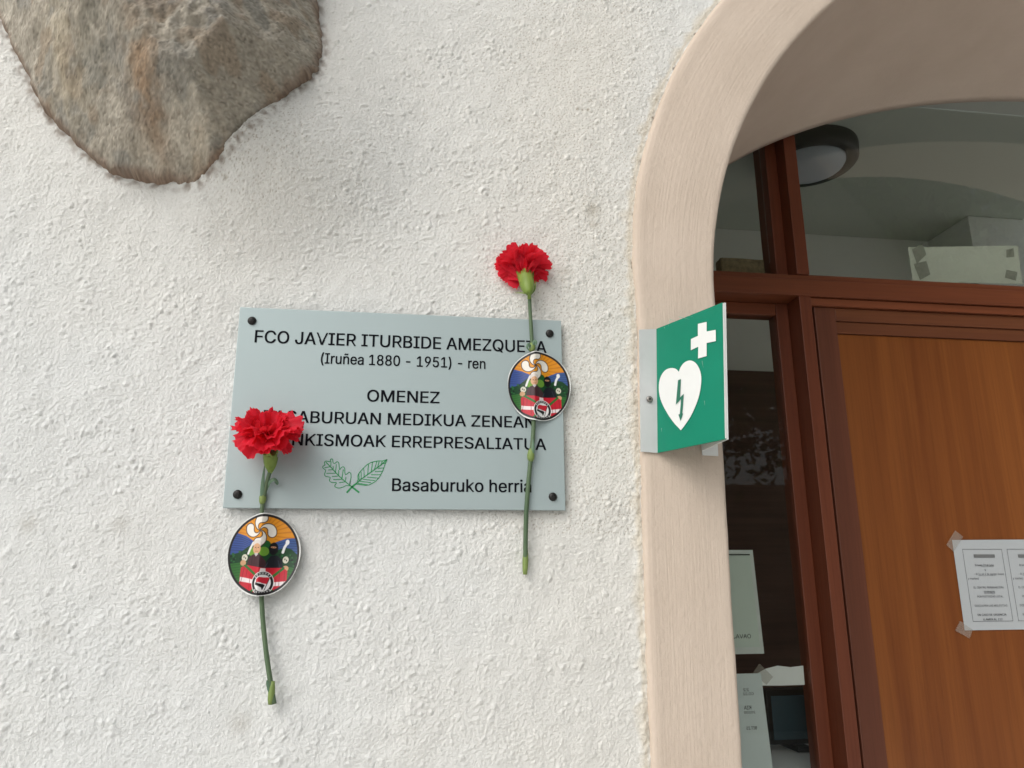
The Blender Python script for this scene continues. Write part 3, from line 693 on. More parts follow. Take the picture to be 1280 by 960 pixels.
def plaque():
    t = empty('memorial_plaque', (0, 0.004, Z0), label='grey metal memorial plaque with black lettering and two green leaves', cat='plaque')
    child('panel', box_bm(-.200, .200, 0.0, .005, Z0 - .1217, Z0 + .1217, bev=.0006), M['plaque'], t)
    for sx, sz in ((315, 401), (687, 417), (297, 618), (691, 621)): screw(t, P(sx, sz, -.0002))
    lines = [('FCO JAVIER ITURBIDE AMEZQUETA', (318.4, 427.5), (683, 441.5), 15.4), ('(Iru\u00f1ea 1880 - 1951) - ren', (401, 454.7), (606.6, 460.5), 13.2),
             ('OMENEZ', (459, 502), (549, 503.7), 14.6), ('BASABURUAN MEDIKUA ZENEAN', (329, 527.6), (668.5, 534.5), 14.4),
             ('FRANKISMOAK ERREPRESALIATUA', (323, 555.2), (682.5, 563), 14.4), ('Basaburuko herria', (490.2, 613.2), (664, 616), 15.2)]
    for s, a, b, cap in lines:
        pa, pb = P(*a, -.0004), P(*b, -.0004); c = cap * (pb.x - pa.x) / (b[0] - a[0])
        mm = []
        for dz, dy in ((.00014, 0), (-.00014, -.00003)): mm.append(text_mesh(s, pa.x, pb.x, (pa.z + pb.z) / 2 + dz, c * 1.02, -.0004 + dy, bold=.012))
        child('lettering', join_meshes(mm), M['ink'], t)
    bm = bmesh.new(); w = .00085
    def L(pts, w_=w): ribbon(bm, [P(395 + x * .078125, 560 + y * .078125, -.0004) for x, y in pts], w_, -.0004)
    def curve(pts, w_=w): ribbon(bm, smooth_path([P(395 + x * .078125, 560 + y * .078125, -.0004) for x, y in pts], 5), w_, -.0004)
    curve([(545, 605), (480, 602), (430, 625), (370, 640), (315, 628), (300, 600), (325, 556), (250, 550), (215, 520), (226, 470), (160, 455), (135, 420), (155, 358), (115, 325), (108, 297), (140, 270), (135, 232), (152, 210), (195, 214), (225, 218), (235, 180), (265, 180), (275, 238), (305, 242), (335, 220), (362, 236), (370, 300), (378, 345), (400, 318), (432, 300), (457, 326), (460, 380), (472, 425), (500, 410), (530, 388), (556, 410), (560, 460), (550, 520), (538, 575)])
    L([(160, 228), (250, 320), (350, 430), (470, 540), (575, 622)], w * 1.3); L([(575, 622), (690, 712)], w * 2.4)
    for a, b in (((222, 300), (135, 315)), ((262, 345), (195, 352)), ((318, 402), (165, 405)), ((360, 448), (255, 455)), ((415, 498), (275, 506)), ((465, 540), (368, 556)), ((236, 290), (240, 215)), ((275, 335), (272, 290)), ((312, 385), (325, 260)), ((362, 430), (362, 350)), ((415, 480), (438, 340)), ((468, 530), (478, 460)), ((540, 590), (550, 520))): L([a, b])
    curve([(655, 560), (672, 500), (668, 450), (690, 400), (740, 340), (790, 290), (850, 246), (920, 220), (1000, 206), (1062, 206), (1138, 184)])
    curve([(1138, 184), (1103, 262), (1072, 350), (1022, 450), (950, 532), (870, 580), (820, 594), (750, 592), (640, 575)])
    L([(655, 560), (720, 500), (900, 370), (1040, 270), (1138, 184)], w * 1.4); L([(490, 716), (570, 625), (655, 560)], w * 2.4)
    for a, b in (((690, 525), (685, 420)), ((722, 498), (720, 380)), ((770, 465), (765, 330)), ((825, 425), (840, 260)), ((880, 385), (905, 228)), ((930, 350), (975, 212)), ((985, 310), (1010, 212)), ((1035, 275), (1060, 210)), ((1060, 250), (1110, 245)), ((985, 325), (1085, 318)), ((940, 375), (1062, 372)), ((880, 425), (1035, 428)), ((820, 465), (1005, 482)), ((750, 500), (940, 520)), ((700, 530), (880, 555)), ((665, 562), (830, 590))): L([a, b])
    child('leaf_emblem', bm, M['leaf_ink'], t)
plaque()

# ------------------------------------------------------------------ carnations
def petal_bloom(center, axis, R, height, seed, layers, ylim, spin=0.0):
    r = random.Random(seed); bm = bmesh.new(); axis = Vector(axis).normalized()
    ex = axis.cross(Vector((0, 1, 0))).normalized(); ey = axis.cross(ex)
    NS, NT = 9, 25
    for n, th, Ls in layers:
        for k in range(n):
            az = 2 * math.pi * (k + r.uniform(-.25, .25)) / n + spin + th * 3
            theta = th + r.uniform(-.16, .16); L = R * Ls * r.uniform(.88, 1.1); wmax = R * r.uniform(.40, .56)
            rad = ex * math.cos(az) + ey * math.sin(az); tan = axis.cross(rad)
            ph = r.uniform(0, 6.28); kf = r.uniform(4.5, 7.5); amp = R * r.uniform(.06, .13); cup = r.uniform(-.25, .35); tw = r.uniform(-.35, .35)
            nt = r.choice((6, 7, 8)); grid = []; p = Vector((0, 0, 0)) + rad * R * .05; ds = L / (NS - 1)
            for i in range(NS):
                s = i / (NS - 1); a = theta * min(1, (s * 1.35)) ** 1.1 + 0.35 * math.sin(s * 3 + ph) * .25
                dirv = axis * math.cos(a) + rad * math.sin(a); nor = rad * math.cos(a) - axis * math.sin(a)
                row = []
                w = R * .05 + (wmax - R * .05) * s ** 0.85
                for j in range(NT):
                    t = -1 + 2 * j / (NT - 1)
                    ser = (abs(((t * nt + ph) % 1.0) - .5) * 2) * .085 * L * max(0, (s - .72) / .28) - (.20 * L * t * t * s)
                    off = cup * w * t * t + amp * s * s * math.sin(t * kf + ph) + .35 * amp * s ** 3 * math.sin(t * 15 + ph * 2) + tw * w * t * s
                    q = Vector(center) + p + tan * (w * t * (1 - .12 * s * abs(t))) + nor * off + dirv * ser
                    if q.y > ylim - .008: q.y = ylim - .008 * math.exp((ylim - .008 - q.y) / .016)
                    row.append(bm.verts.new(q))
                grid.append(row)
                p = p + dirv * ds
            for i in range(NS - 1):
                for j in range(NT - 1):
                    f = bm.faces.new((grid[i][j], grid[i][j + 1], grid[i + 1][j + 1], grid[i + 1][j])); f.smooth = True
    return bm

def blade(bm, pts, w, twist=0.5):
    pts = smooth_path(pts, 6); n = len(pts); L = []
    for i, p in enumerate(pts):
        s = i / (n - 1); t = (pts[min(i + 1, n - 1)] - pts[max(i - 1, 0)]).normalized(); sd = t.cross(Vector((0, -1, 0.2))).normalized()
        ww = w * (1 - s) ** .7 * (0.75 + .25 * math.sin(s * 3)) + .0003; fold = t.cross(sd) * ww * twist
        L.append([bm.verts.new(p - sd * ww + fold), bm.verts.new(p), bm.verts.new(p + sd * ww + fold)])
    for a, b in zip(L[:-1], L[1:]):
        for k in (0, 1): f = bm.faces.new((a[k], a[k + 1], b[k + 1], b[k])); f.smooth = True

def calyx_bm(base, axis, L, R0):
    bm = bmesh.new(); axis = Vector(axis).normalized(); pts = []; rad = []
    for s, rr in ((0, .30), (.06, .50), (.15, .66), (.3, .86), (.5, .98), (.7, 1.0), (.85, 1.02), (1.0, 1.12)): pts.append(Vector(base) + axis * L * s); rad.append(R0 * rr)
    tube(bm, pts, rad, 20)
    ex = axis.cross(Vector((0, 1, 0))).normalized(); ey = axis.cross(ex)                          # five teeth on the rim
    for k in range(5):
        a = 2 * math.pi * k / 5 + .3; d = ex * math.cos(a) + ey * math.sin(a); tn = axis.cross(d)
        c = Vector(base) + axis * L * .97 + d * R0 * 1.06
        f = bm.faces.new([bm.verts.new(c - tn * R0 * .55), bm.verts.new(c + tn * R0 * .55), bm.verts.new(c + axis * L * .30 + d * R0 * .22)])
    return bm

def carnation(label, bloom_c, axis, R, layers, ylim, calyx_base, calyx_len, calyx_r, stem_pts, stem_r, nodes, blades, seed, sepals, spin=0.0):
    t = empty('red_carnation', stem_pts[-1], label=label, cat='flower', group='red carnations on the wall')
    child('bloom', petal_bloom(bloom_c, axis, R, 0, seed, layers, ylim, spin), M['petal'], t)
    child('calyx', calyx_bm(calyx_base, axis, calyx_len, calyx_r), M['calyx'], t, True)
    bm = bmesh.new(); path = smooth_path(stem_pts, 10); n = len(path)
    tube(bm, path, [stem_r * (0.86 + .2 * i / n) for i in range(n)], 12); st = child('stem', bm, M['stem'], t)
    for p, r_, L in nodes:
        bm = bmesh.new(); p = Vector(p); d = Vector((0.04, 0, 1)).normalized()
        tube(bm, [p - d * L * .5, p - d * L * .28, p, p + d * L * .3, p + d * L * .5], [stem_r * .9, r_ * .92, r_, r_ * .8, stem_r * .85], 12); child('stem_node', bm, M['node'], t)
    for pts, w in blades:
        bm = bmesh.new(); blade(bm, pts, w); child('leaf', bm, M['leafblade'], t)
    for pts, w in sepals:
        bm = bmesh.new(); blade(bm, pts, w, .2); child('bract', bm, M['calyx'], t)
    return t
Q = lambda u, v, y: P(u, v, y)
carnation('red carnation hanging over the lower left corner of the plaque, its stem end below it',
          Q(333.5, 563, -.023), (0.02, -.58, .78), .0470,
          [(4, .2, .72), (5, .5, .84), (6, .85, .95), (7, 1.2, 1.04), (7, 1.6, 1.1), (5, 2.0, 1.02)], -.0025,
          Q(338, 588, -.0125), .023, .0076,
          [Q(338, 588, -.0120), Q(333.5, 603, -.008), Q(328.5, 628, -.0042), Q(327, 650, -.003), Q(326, 693, -.000), Q(327, 745, .0005), Q(329, 780, -.0005), Q(334, 825, -.002), Q(342.5, 880, -.003)], .0027,
          [(Q(328.5, 622, -.0042),   .0041, .015), (Q(339.5, 866, -.003), .0038, .024)],
          [([Q(330, 616, -.006), Q(336, 603, -.010), Q(342, 599, -.014), Q(346, 602, -.013), Q(346.5, 605, -.010), Q(343, 602, -.008)], .0026),
           ([Q(327, 620, -.008), Q(328.5, 600, -.012), Q(331, 580, -.014)], .0026), ([Q(338, 868, -.005), Q(334.5, 855, -.006), Q(333.5, 850, -.006)], .0022)], 5,
          [([Q(338, 591, -.014), Q(344, 581, -.018), Q(347.5, 571, -.02)], .0018), ([Q(337, 590, -.014), Q(332, 580, -.018), Q(329, 571, -.021)], .0018)])
carnation('red carnation standing upright over the right end of the plaque, seen from its green underside',
          Q(656.5, 350, -.010), (-.06, .46, .88), .0440,
          [(3, .2, .45), (4, .55, .60), (5, .9, .80), (6, 1.2, 1.06), (6, 1.5, 1.16), (5, 1.85, 1.04)], .0060,
          Q(661.5, 367, -.020), .034, .0098,
          [Q(661.5, 368, -.013), Q(663, 395, -.009), Q(665, 428, -.0065), Q(667, 460, -.0048), Q(667.5, 500, -.0045), Q(666.5, 540, -.0048), Q(663.5, 572, -.0052), Q(660, 610, -.0045), Q(657.5, 650, -.0025), Q(656.5, 716, .0025)], .0027,
          [(Q(663.6, 569, -.0055), .0046, .016), (Q(665, 434, -.0065), .0042, .012), (Q(656.8, 700, .0015), .0036, .034)],
          [([Q(665, 436, -.009), Q(661, 430, -.013), Q(659, 434, -.014), Q(662, 439, -.012)], .0022), ([Q(665, 434, -.009), Q(668.5, 426, -.012), Q(670.5, 428, -.013), Q(669, 433, -.012)], .0022),
           ([Q(664.5, 572, -.009), Q(666.5, 560, -.0095), Q(666.5, 548, -.0085)], .0026)], 9,
          [([Q(661, 369, -.015), Q(655, 364, -.016), Q(650.5, 352, -.016)], .0013), ([Q(662, 369, -.015), Q(668, 362, -.015), Q(670, 351, -.014)], .0014), ([Q(660, 367, -.016), Q(652, 366, -.014), Q(644, 366, -.012)], .0009), ([Q(661.5, 374, -.016), Q(662, 364, -.022), Q(662.5, 352, -.024)], .0026)], spin=.4)

# ------------------------------------------------------------------ stickers: the print is rasterised here and stored on a fine mesh
def art(N):
    """RGB of the round sticker print on an N x N raster, drawn in a 1000-wide space (centre 505,520, radii 385,410)"""
    g = (np.arange(N) + .5) / N * 2 - 1; GX, GY = np.meshgrid(g, -g)                    # row 0 = top
    X = 505 + GX * 385; Y = 520 - GY * 410; rad = np.hypot(GX, GY)
    im = np.ones((N, N, 3)) * 0.0
    def c(*v): return np.array(srgb(*v))
    def put(mask, col): im[mask] = col
    def poly(pts):
        ins = np.zeros(X.shape, bool); n = len(pts)
        for i in range(n):
            (ax, ay), (bx, by) = pts[i], pts[(i + 1) % n]
            if ay == by: continue
            ins ^= ((ay > Y) != (by > Y)) & (X < (bx - ax) * (Y - ay) / (by - ay) + ax)
        return ins
    def ell(cx, cy, rx, ry): return ((X - cx) / rx) ** 2 + ((Y - cy) / ry) ** 2 < 1
    def line(pts, w):
        m = np.zeros(X.shape, bool)
        for (ax, ay), (bx, by) in zip(pts[:-1], pts[1:]):
            ex, ey = bx - ax, by - ay; t = np.clip(((X - ax) * ex + (Y - ay) * ey) / (ex * ex + ey * ey), 0, 1)
            m |= (X - ax - t * ex) ** 2 + (Y - ay - t * ey) ** 2 < (w / 2) ** 2
        return m
    r = random.Random(4)
    put(np.ones_like(rad, bool), c(226, 150, 38))
    a = np.arctan2(Y - 330, X - 455); put((np.sin(a * 34) > .55) & (np.hypot(X - 455, Y - 330) > 150), c(205, 128, 34))
    put(poly([(90, 330), (190, 320), (300, 348), (400, 400), (400, 600), (90, 640)]), c(58, 84, 152))
    put(poly([(560, 420), (640, 385), (720, 352), (800, 345), (930, 340), (930, 640), (560, 600)]), c(62, 92, 148))
    for k in range(7): put(line([(110, 350 + k * 24), (250 + 12 * k, 362 + k * 22), (360, 400 + k * 18)], 4) & (Y > 330), c(30, 42, 92)); put(line([(640, 410 + k * 24), (760, 375 + k * 24), (900, 372 + k * 26)], 4), c(34, 50, 96))
    dkg, mg, lg = c(18, 66, 34), c(44, 104, 42), c(108, 156, 52)
    put(poly([(100, 545), (180, 535), (260, 510), (330, 455), (400, 410), (560, 400), (640, 470), (720, 440), (790, 455), (900, 540), (900, 680), (100, 680)]), dkg)
    for k in range(70):
        x, y = r.choice([(r.uniform(130, 380), 0), (r.uniform(640, 880), 0)]); y = 545 - (x - 130) * .38 + r.uniform(0, 90) if x < 400 else 450 + (x - 640) * .3 + r.uniform(0, 110)
        put(ell(x, y, r.uniform(7, 15), r.uniform(5, 11)), c(38, 98, 52) if k % 2 else c(10, 38, 22))
    put(ell(525, 420, 45, 38), c(26, 92, 40)); put(ell(515, 492, 48, 45), lg); put(ell(385, 500, 40, 40), lg)
    put(poly([(110, 640), (220, 620), (330, 600), (330, 900), (100, 900)]), c(52, 112, 48)); put(poly([(680, 620), (880, 640), (900, 900), (700, 900)]), c(46, 106, 46))
    for k in range(9): put(line([(130, 650 + k * 28), (290, 625 + k * 26)], 4), c(30, 78, 36)); put(line([(740, 640 + k * 28), (880, 655 + k * 26)], 4), c(28, 74, 34))
    put(poly([(60, 790), (290, 800), (420, 860), (640, 870), (800, 800), (950, 780), (950, 960), (60, 960)]), c(38, 38, 36))
    # lauburu
    L = 158; cx, cy = 455, 287
    for grow, col in ((9, c(70, 48, 30)), (0, c(240, 236, 226))):
        for k in range(4):
            th = math.radians(80 - 90 * k); ux, uy = math.cos(th), -math.sin(th); vx, vy = uy, -ux                        # v = left of the axis on screen
            aa = ((X - cx) * ux + (Y - cy) * uy) / L; bb = ((X - cx) * vx + (Y - cy) * vy) / L; e = grow / L
            big = np.hypot(aa - .5, bb) < .5 + e; left = bb > -e; hole = np.hypot(aa - .25, bb) < .25 - e; bulb = np.hypot(aa - .76, bb) < .245 + e
            put((big & left & ~hole) | bulb, col)
    # two figures holding a flag
    put(line([(345, 520), (362, 470), (390, 412)], 22), c(232, 232, 228)); put(line([(700, 490), (712, 440), (742, 385)], 26), c(238, 240, 240)); put(ell(738, 388, 20, 26), c(240, 242, 242))
    put(poly([(345, 650), (350, 575), (390, 530), (440, 515), (490, 530), (545, 590), (550, 650)]), c(66, 38, 44)); put(line([(400, 540), (390, 640)], 5), c(36, 22, 28)); put(line([(478, 540), (490, 640)], 5), c(36, 22, 28))
    put(ell(437, 420, 50, 40), c(222, 214, 206)); put(ell(438, 468, 44, 52), c(216, 168, 128)); put(ell(424, 458, 7, 5), c(60, 40, 34)); put(ell(454, 458, 7, 5), c(60, 40, 34)); put(line([(422, 494), (456, 494)], 6), c(150, 84, 70)); put(line([(438, 462), (434, 478)], 4), c(170, 120, 90)); put(poly([(415, 520), (438, 545), (462, 520), (450, 512), (428, 512)]), c(196, 190, 190))
    put(poly([(545, 655), (550, 580), (585, 530), (645, 520), (700, 560), (725, 655)]), c(22, 26, 34)); put(ell(604, 460, 46, 62), c(16, 16, 20)); put(ell(602, 446, 28, 9), c(190, 140, 108)); put(ell(593, 446, 4, 4), c(20, 16, 16)); put(ell(612, 446, 4, 4), c(20, 16, 16))
    put(line([(560, 600), (540, 650)], 5), c(70, 76, 90)); put(line([(660, 570), (690, 650)], 4), c(58, 64, 78))
    for x, y in ((312, 562), (738, 562)): put(ell(x, y, 31, 34), c(216, 214, 196)); put(ell(x - 8, y - 6, 6, 9), c(44, 54, 40)); put(ell(x + 10, y + 4, 6, 10), c(44, 54, 40))
    put(ell(302, 612, 30, 28), c(206, 160, 120)); put(ell(748, 645, 30, 26), c(206, 160, 120))
    red = c(196, 30, 50)
    flagm = poly([(284, 660), (330, 630), (420, 640), (520, 652), (640, 645), (722, 640), (770, 668), (776, 810), (700, 850), (640, 880), (430, 890), (350, 850), (286, 815)])
    put(flagm, red)
    for a_, b_ in (((325, 635), (440, 712)), ((725, 645), (620, 735)), ((440, 870), (370, 935)), ((620, 860), (700, 900))): put(line([a_, b_], 26) & (Y > 630), c(48, 110, 46))
    put(poly([(288, 748), (430, 768), (430, 806), (288, 790)]), c(236, 226, 226)); put(poly([(636, 786), (774, 768), (774, 808), (636, 822)]), c(236, 226, 226)); put(poly([(500, 655), (548, 655), (552, 692), (496, 692)]), c(236, 226, 226))
    for x0_, y0_, x1_, y1_ in ((320, 660, 300, 810), (355, 665, 350, 745), (395, 720, 398, 860), (690, 680, 700, 850), (740, 670, 752, 820), (660, 750, 664, 870)): put(line([(x0_, y0_), (x1_, y1_)], 5) & flagm, c(132, 18, 34))
    q = np.hypot(X - 535, (Y - 798) * .98)
    put(q < 112, c(236, 236, 236)); put(q < 106, c(26, 26, 28)); ga = np.arctan2(Y - 798, X - 535)
    put((np.abs(q - 94) < 8) & (np.sin(ga * 22) > -.2) & (np.sin(ga * 47 + 1) > -.55) & ((np.abs(ga + 1.57) < 1.0) | (np.abs(ga - 1.57) < .95)), c(214, 214, 214)); put(q < 80, c(240, 240, 240))
    put(poly([(470, 760), (496, 738), (540, 742), (600, 738), (592, 775), (578, 806), (540, 800), (500, 788), (472, 792)]) & (q < 78), c(206, 36, 56))
    put(poly([(468, 790), (500, 800), (545, 806), (562, 816), (548, 850), (540, 866), (528, 840), (498, 826), (462, 815)]) & (q < 80), c(24, 24, 26))
    put(line([(600, 742), (560, 866)], 7) & (q < 78), c(24, 24, 26))
    im *= .86
    put(rad > .905, c(28, 26, 28)); put(rad > .965, c(0, 0, 0) * 0 + np.array([.74, .76, .74]))
    return im

def sticker(label, cu, cv, ru, rv, stem_u, y_l, y_r, ridge, art_im, curl, tilt=0.0):
    N = 220; c0 = P(cu, cv, 0); sx = P(cu + ru, cv, 0).x - c0.x; sz = P(cu, cv - rv, 0).z - c0.z; xs = P(stem_u, cv, 0).x
    g = np.linspace(-1, 1, N); GX, GZ = np.meshgrid(g, g); rad = np.hypot(GX, GZ)
    ang = np.arctan2(GZ, GX); rim = 1 + .010 * np.sin(3 * ang + 1) + .008 * np.sin(5 * ang)
    k = art_im.shape[0] // N
    ca, sa = math.cos(tilt), math.sin(tilt)
    X = c0.x + sx * (GX * ca - GZ * sa); Z = c0.z + sz * (GX * sa + GZ * ca)
    t = np.clip((GX + .25) / .5, 0, 1); Yb = y_l * (1 - t) + y_r * t
    Y = Yb - ridge * np.exp(-np.abs((X - xs) / .011) ** 1.6)
    Y -= curl * np.clip(GX * .75 - GZ * .65 - .45, 0, 1) ** 1.5 + .0016 * np.clip(rad - .6, 0, 1) * (1 + np.sin(ang * 2.0))
    col = art_im.reshape(N, k, N, k, 3).mean((1, 3))[::-1].reshape(-1, 3)
    # snap the outermost ring to a clean round cut edge
    V = np.stack([X, Y, Z], -1).reshape(-1, 3); F = grid_faces(N, N); inside = (rad < rim * .995).reshape(-1)
    Fk = F[inside[F].all(1)]; used = np.zeros(len(V), bool); used[Fk.ravel()] = True; idx = np.cumsum(used) - 1
    n = int(used.sum()); V1 = V[used]; back = V1 + np.array([0, .0004, 0]); Fi = idx[Fk]
    me = np_mesh('round_sticker', np.r_[V1, back], np.r_[Fi, Fi[:, ::-1] + n]); set_col(me, np.r_[col[used], np.tile([.7, .7, .68], (n, 1))])
    me.transform(Matrix.Translation(-c0)); o = link('round_sticker', me, M['print']); o.location = c0
    return tag(o, label, 'sticker', 'round printed stickers over the stems')
ART = art(880)
sticker('round printed sticker on the white wall below the plaque, over the lower carnation stem', 329.5, 693, 46, 51.5, 326, .003, .002, .0115, ART, .010, -.05)
sticker('round printed sticker on the right end of the plaque, over the upper carnation stem', 673.5, 484, 39.5, 43, 667, -.0016, -.0016, .0085, ART, .0, .0)

# ------------------------------------------------------------------ first-aid sign: two panels folded into a V with flanges on the band
def aed_sign():
    t = empty('defibrillator_sign', (0.345, 0.0, Z0 - .05), label='green projecting sign with a white cross and a heart with a lightning bolt', cat='sign')
    A0, A1 = P(820.5, 411, -.001), P(822, 566, -.001); B0, B1 = P(903, 378, -.105), P(906, 549, -.105)
    _n = (B0 - A0).cross(A1 - A0); _d = _f + _r * ((906 - 640) / FPX) - _u * ((549 - 480) / FPX); B1 = CAM + _d * ((A0 - CAM).dot(_n) / _d.dot(_n))
    F0, F1 = P(799, 412, -.001), P(801, 564.5, -.001); th = .0022
    def slab(pts, thick, bev=0):
        bm = bmesh.new(); pts = [Vector(p) for p in pts]; n = (pts[1] - pts[0]).cross(pts[2] - pts[0]).normalized() * thick
        a = [bm.verts.new(p) for p in pts]; b = [bm.verts.new(p + n) for p in pts]; k = len(pts)
        bm.faces.new(a); bm.faces.new(b[::-1])
        for i in range(k): bm.faces.new((a[i], b[i], b[(i + 1) % k], a[(i + 1) % k]))
        bmesh.ops.recalc_face_normals(bm, faces=bm.faces); return bm
    fp = child('front_panel', slab([A0, B0, B1, A1], th if ((B0 - A0).cross(B1 - A0)).y > 0 else -th), M['sign_green'], t)
    n = (B0 - A0).cross(A1 - A0).normalized(); n = n if n.y < 0 else -n
    child('flange', slab([F0, A0 + Vector((.0005, 0, 0)), A1 + Vector((.0005, 0, 0)), F1], .0015), M['sign_alu'], t)
    C0 = Vector((.382, -.001, A0.z)); C1 = Vector((.379, -.001, A1.z + .004)); off = Vector((.0024, .0006, 0))
    child('back_panel', slab([B0 + off, C0, C1, B1 + off], -th), M['sign_white'], t)
    child('edge_strip', slab([B0 + Vector((.0005, -.0006, -.001)), B0 + Vector((.0026, -.0002, -.001)), B1 + Vector((.0026, -.0002, .001)), B1 + Vector((.0005, -.0006, .001))], .0012), M['sign_white'], t)
    child('flange', slab([C0 + Vector((-.001, 0, 0)), C0 + Vector((.021, 0, 0)), P(898, 570, -.001), P(878, 569, -.001)], .0015), M['sign_white'], t)
    screw(t, P(812, 499, -.0028), .0042, 'steel_screw', .002)
    # pictograms, given in the flattened zoom of the sign (640 x 960), mapped onto the panel
    def on(px, py, lift):
        u, v = 780 + px * .25, 360 + py * .25
        d = _f + _r * ((u - 640) / FPX) - _u * ((v - 480) / FPX); k = (A0 - CAM).dot(n) / d.dot(n)
        return CAM + d * k + n * lift
    def shape(pts, lift=.0009):
        bm = bmesh.new(); vs = [bm.verts.new(on(x, y, lift)) for x, y in pts]
        for t3 in tessellate_polygon([[Vector((x, y, 0)) for x, y in pts]]): bm.faces.new([vs[k] for k in t3])
        return bm
    child('cross_symbol', shape([(372, 180), (416, 170), (416, 218), (461, 210), (462, 266), (416, 276), (416, 341), (373, 353), (374, 294), (337, 312), (337, 256), (372, 240)]), M['sign_white'], fp)
    heart = smooth_path([Vector((x, y, 0)) for x, y in [(277, 420), (285, 398), (305, 373), (335, 363), (365, 380), (386, 425), (388, 480), (375, 550), (345, 625), (315, 675), (287, 712)]], 5) + smooth_path([Vector((x, y, 0)) for x, y in [(287, 712), (250, 672), (215, 620), (188, 565), (177, 510), (182, 455), (205, 415), (235, 401), (262, 405), (277, 420)]], 5)[1:-1]
    child('heart_symbol', shape([(p.x, p.y) for p in heart]), M['sign_white'], fp)
    child('lightning_bolt', shape([(275, 462), (289, 457), (285, 548), (304, 530), (296, 627), (300, 630), (287, 665), (277, 634), (284, 631), (290, 556), (264, 584)], .0017), flat('bolt_green', (.02, .16, .10), .4), fp)
    r = random.Random(2); worn = flat('worn_paint', (.22, .42, .33), .6)                                             # scratches in the paint
    for x, y, l, a in ((228, 175, 40, 1.9), (300, 150, 60, .25), (330, 142, 40, .2), (350, 128, 30, .1), (405, 575, 26, 1.5), (190, 710, 22, 1.6), (395, 380, 40, 1.4), (245, 160, 40, .3), (205, 200, 14, 1.2)):
        bm = bmesh.new(); w = r.uniform(.9, 2.2); dx, dy = math.cos(a), math.sin(a)
        bm.faces.new([bm.verts.new(on(x + dx * s * l / 2 - dy * q * w, y + dy * s * l / 2 + dx * q * w, .0006)) for s, q in ((-1, -.3), (1, -.1), (1, .1), (-.6, 1))])
        child('scratch', bm, worn, fp)
aed_sign()

# ------------------------------------------------------------------ papers
def sheet(name, pts, th=.0004, wave=.0, mats=None, parent=None, label=None):
    """a sheet of paper through four corner points (TL, TR, BR, BL), a little uneven"""
    n = 14; TL, TR, BR, BL = [np.array(p) for p in pts]; V = []
    for i in range(n):
        for j in range(n):
            a, b = j / (n - 1), i / (n - 1); p = (TL * (1 - a) + TR * a) * (1 - b) + (BL * (1 - a) + BR * a) * b
            p = p + np.array([0, -wave * (math.sin(a * 5 + b * 3) * .5 + .5), 0]); V.append(p)
    V = np.array(V); F = grid_faces(n, n); k = len(V)
    me = np_mesh(name, np.r_[V, V + [0, th, 0]], np.r_[F, F[:, ::-1] + k]); return child(name, me, mats, parent, True, label)

def tape_piece(parent, pts, y):
    bm = bmesh.new(); bm.faces.new([bm.verts.new((p[0], y, p[2])) for p in pts]); return child('tape', bm, M['tape'], parent)

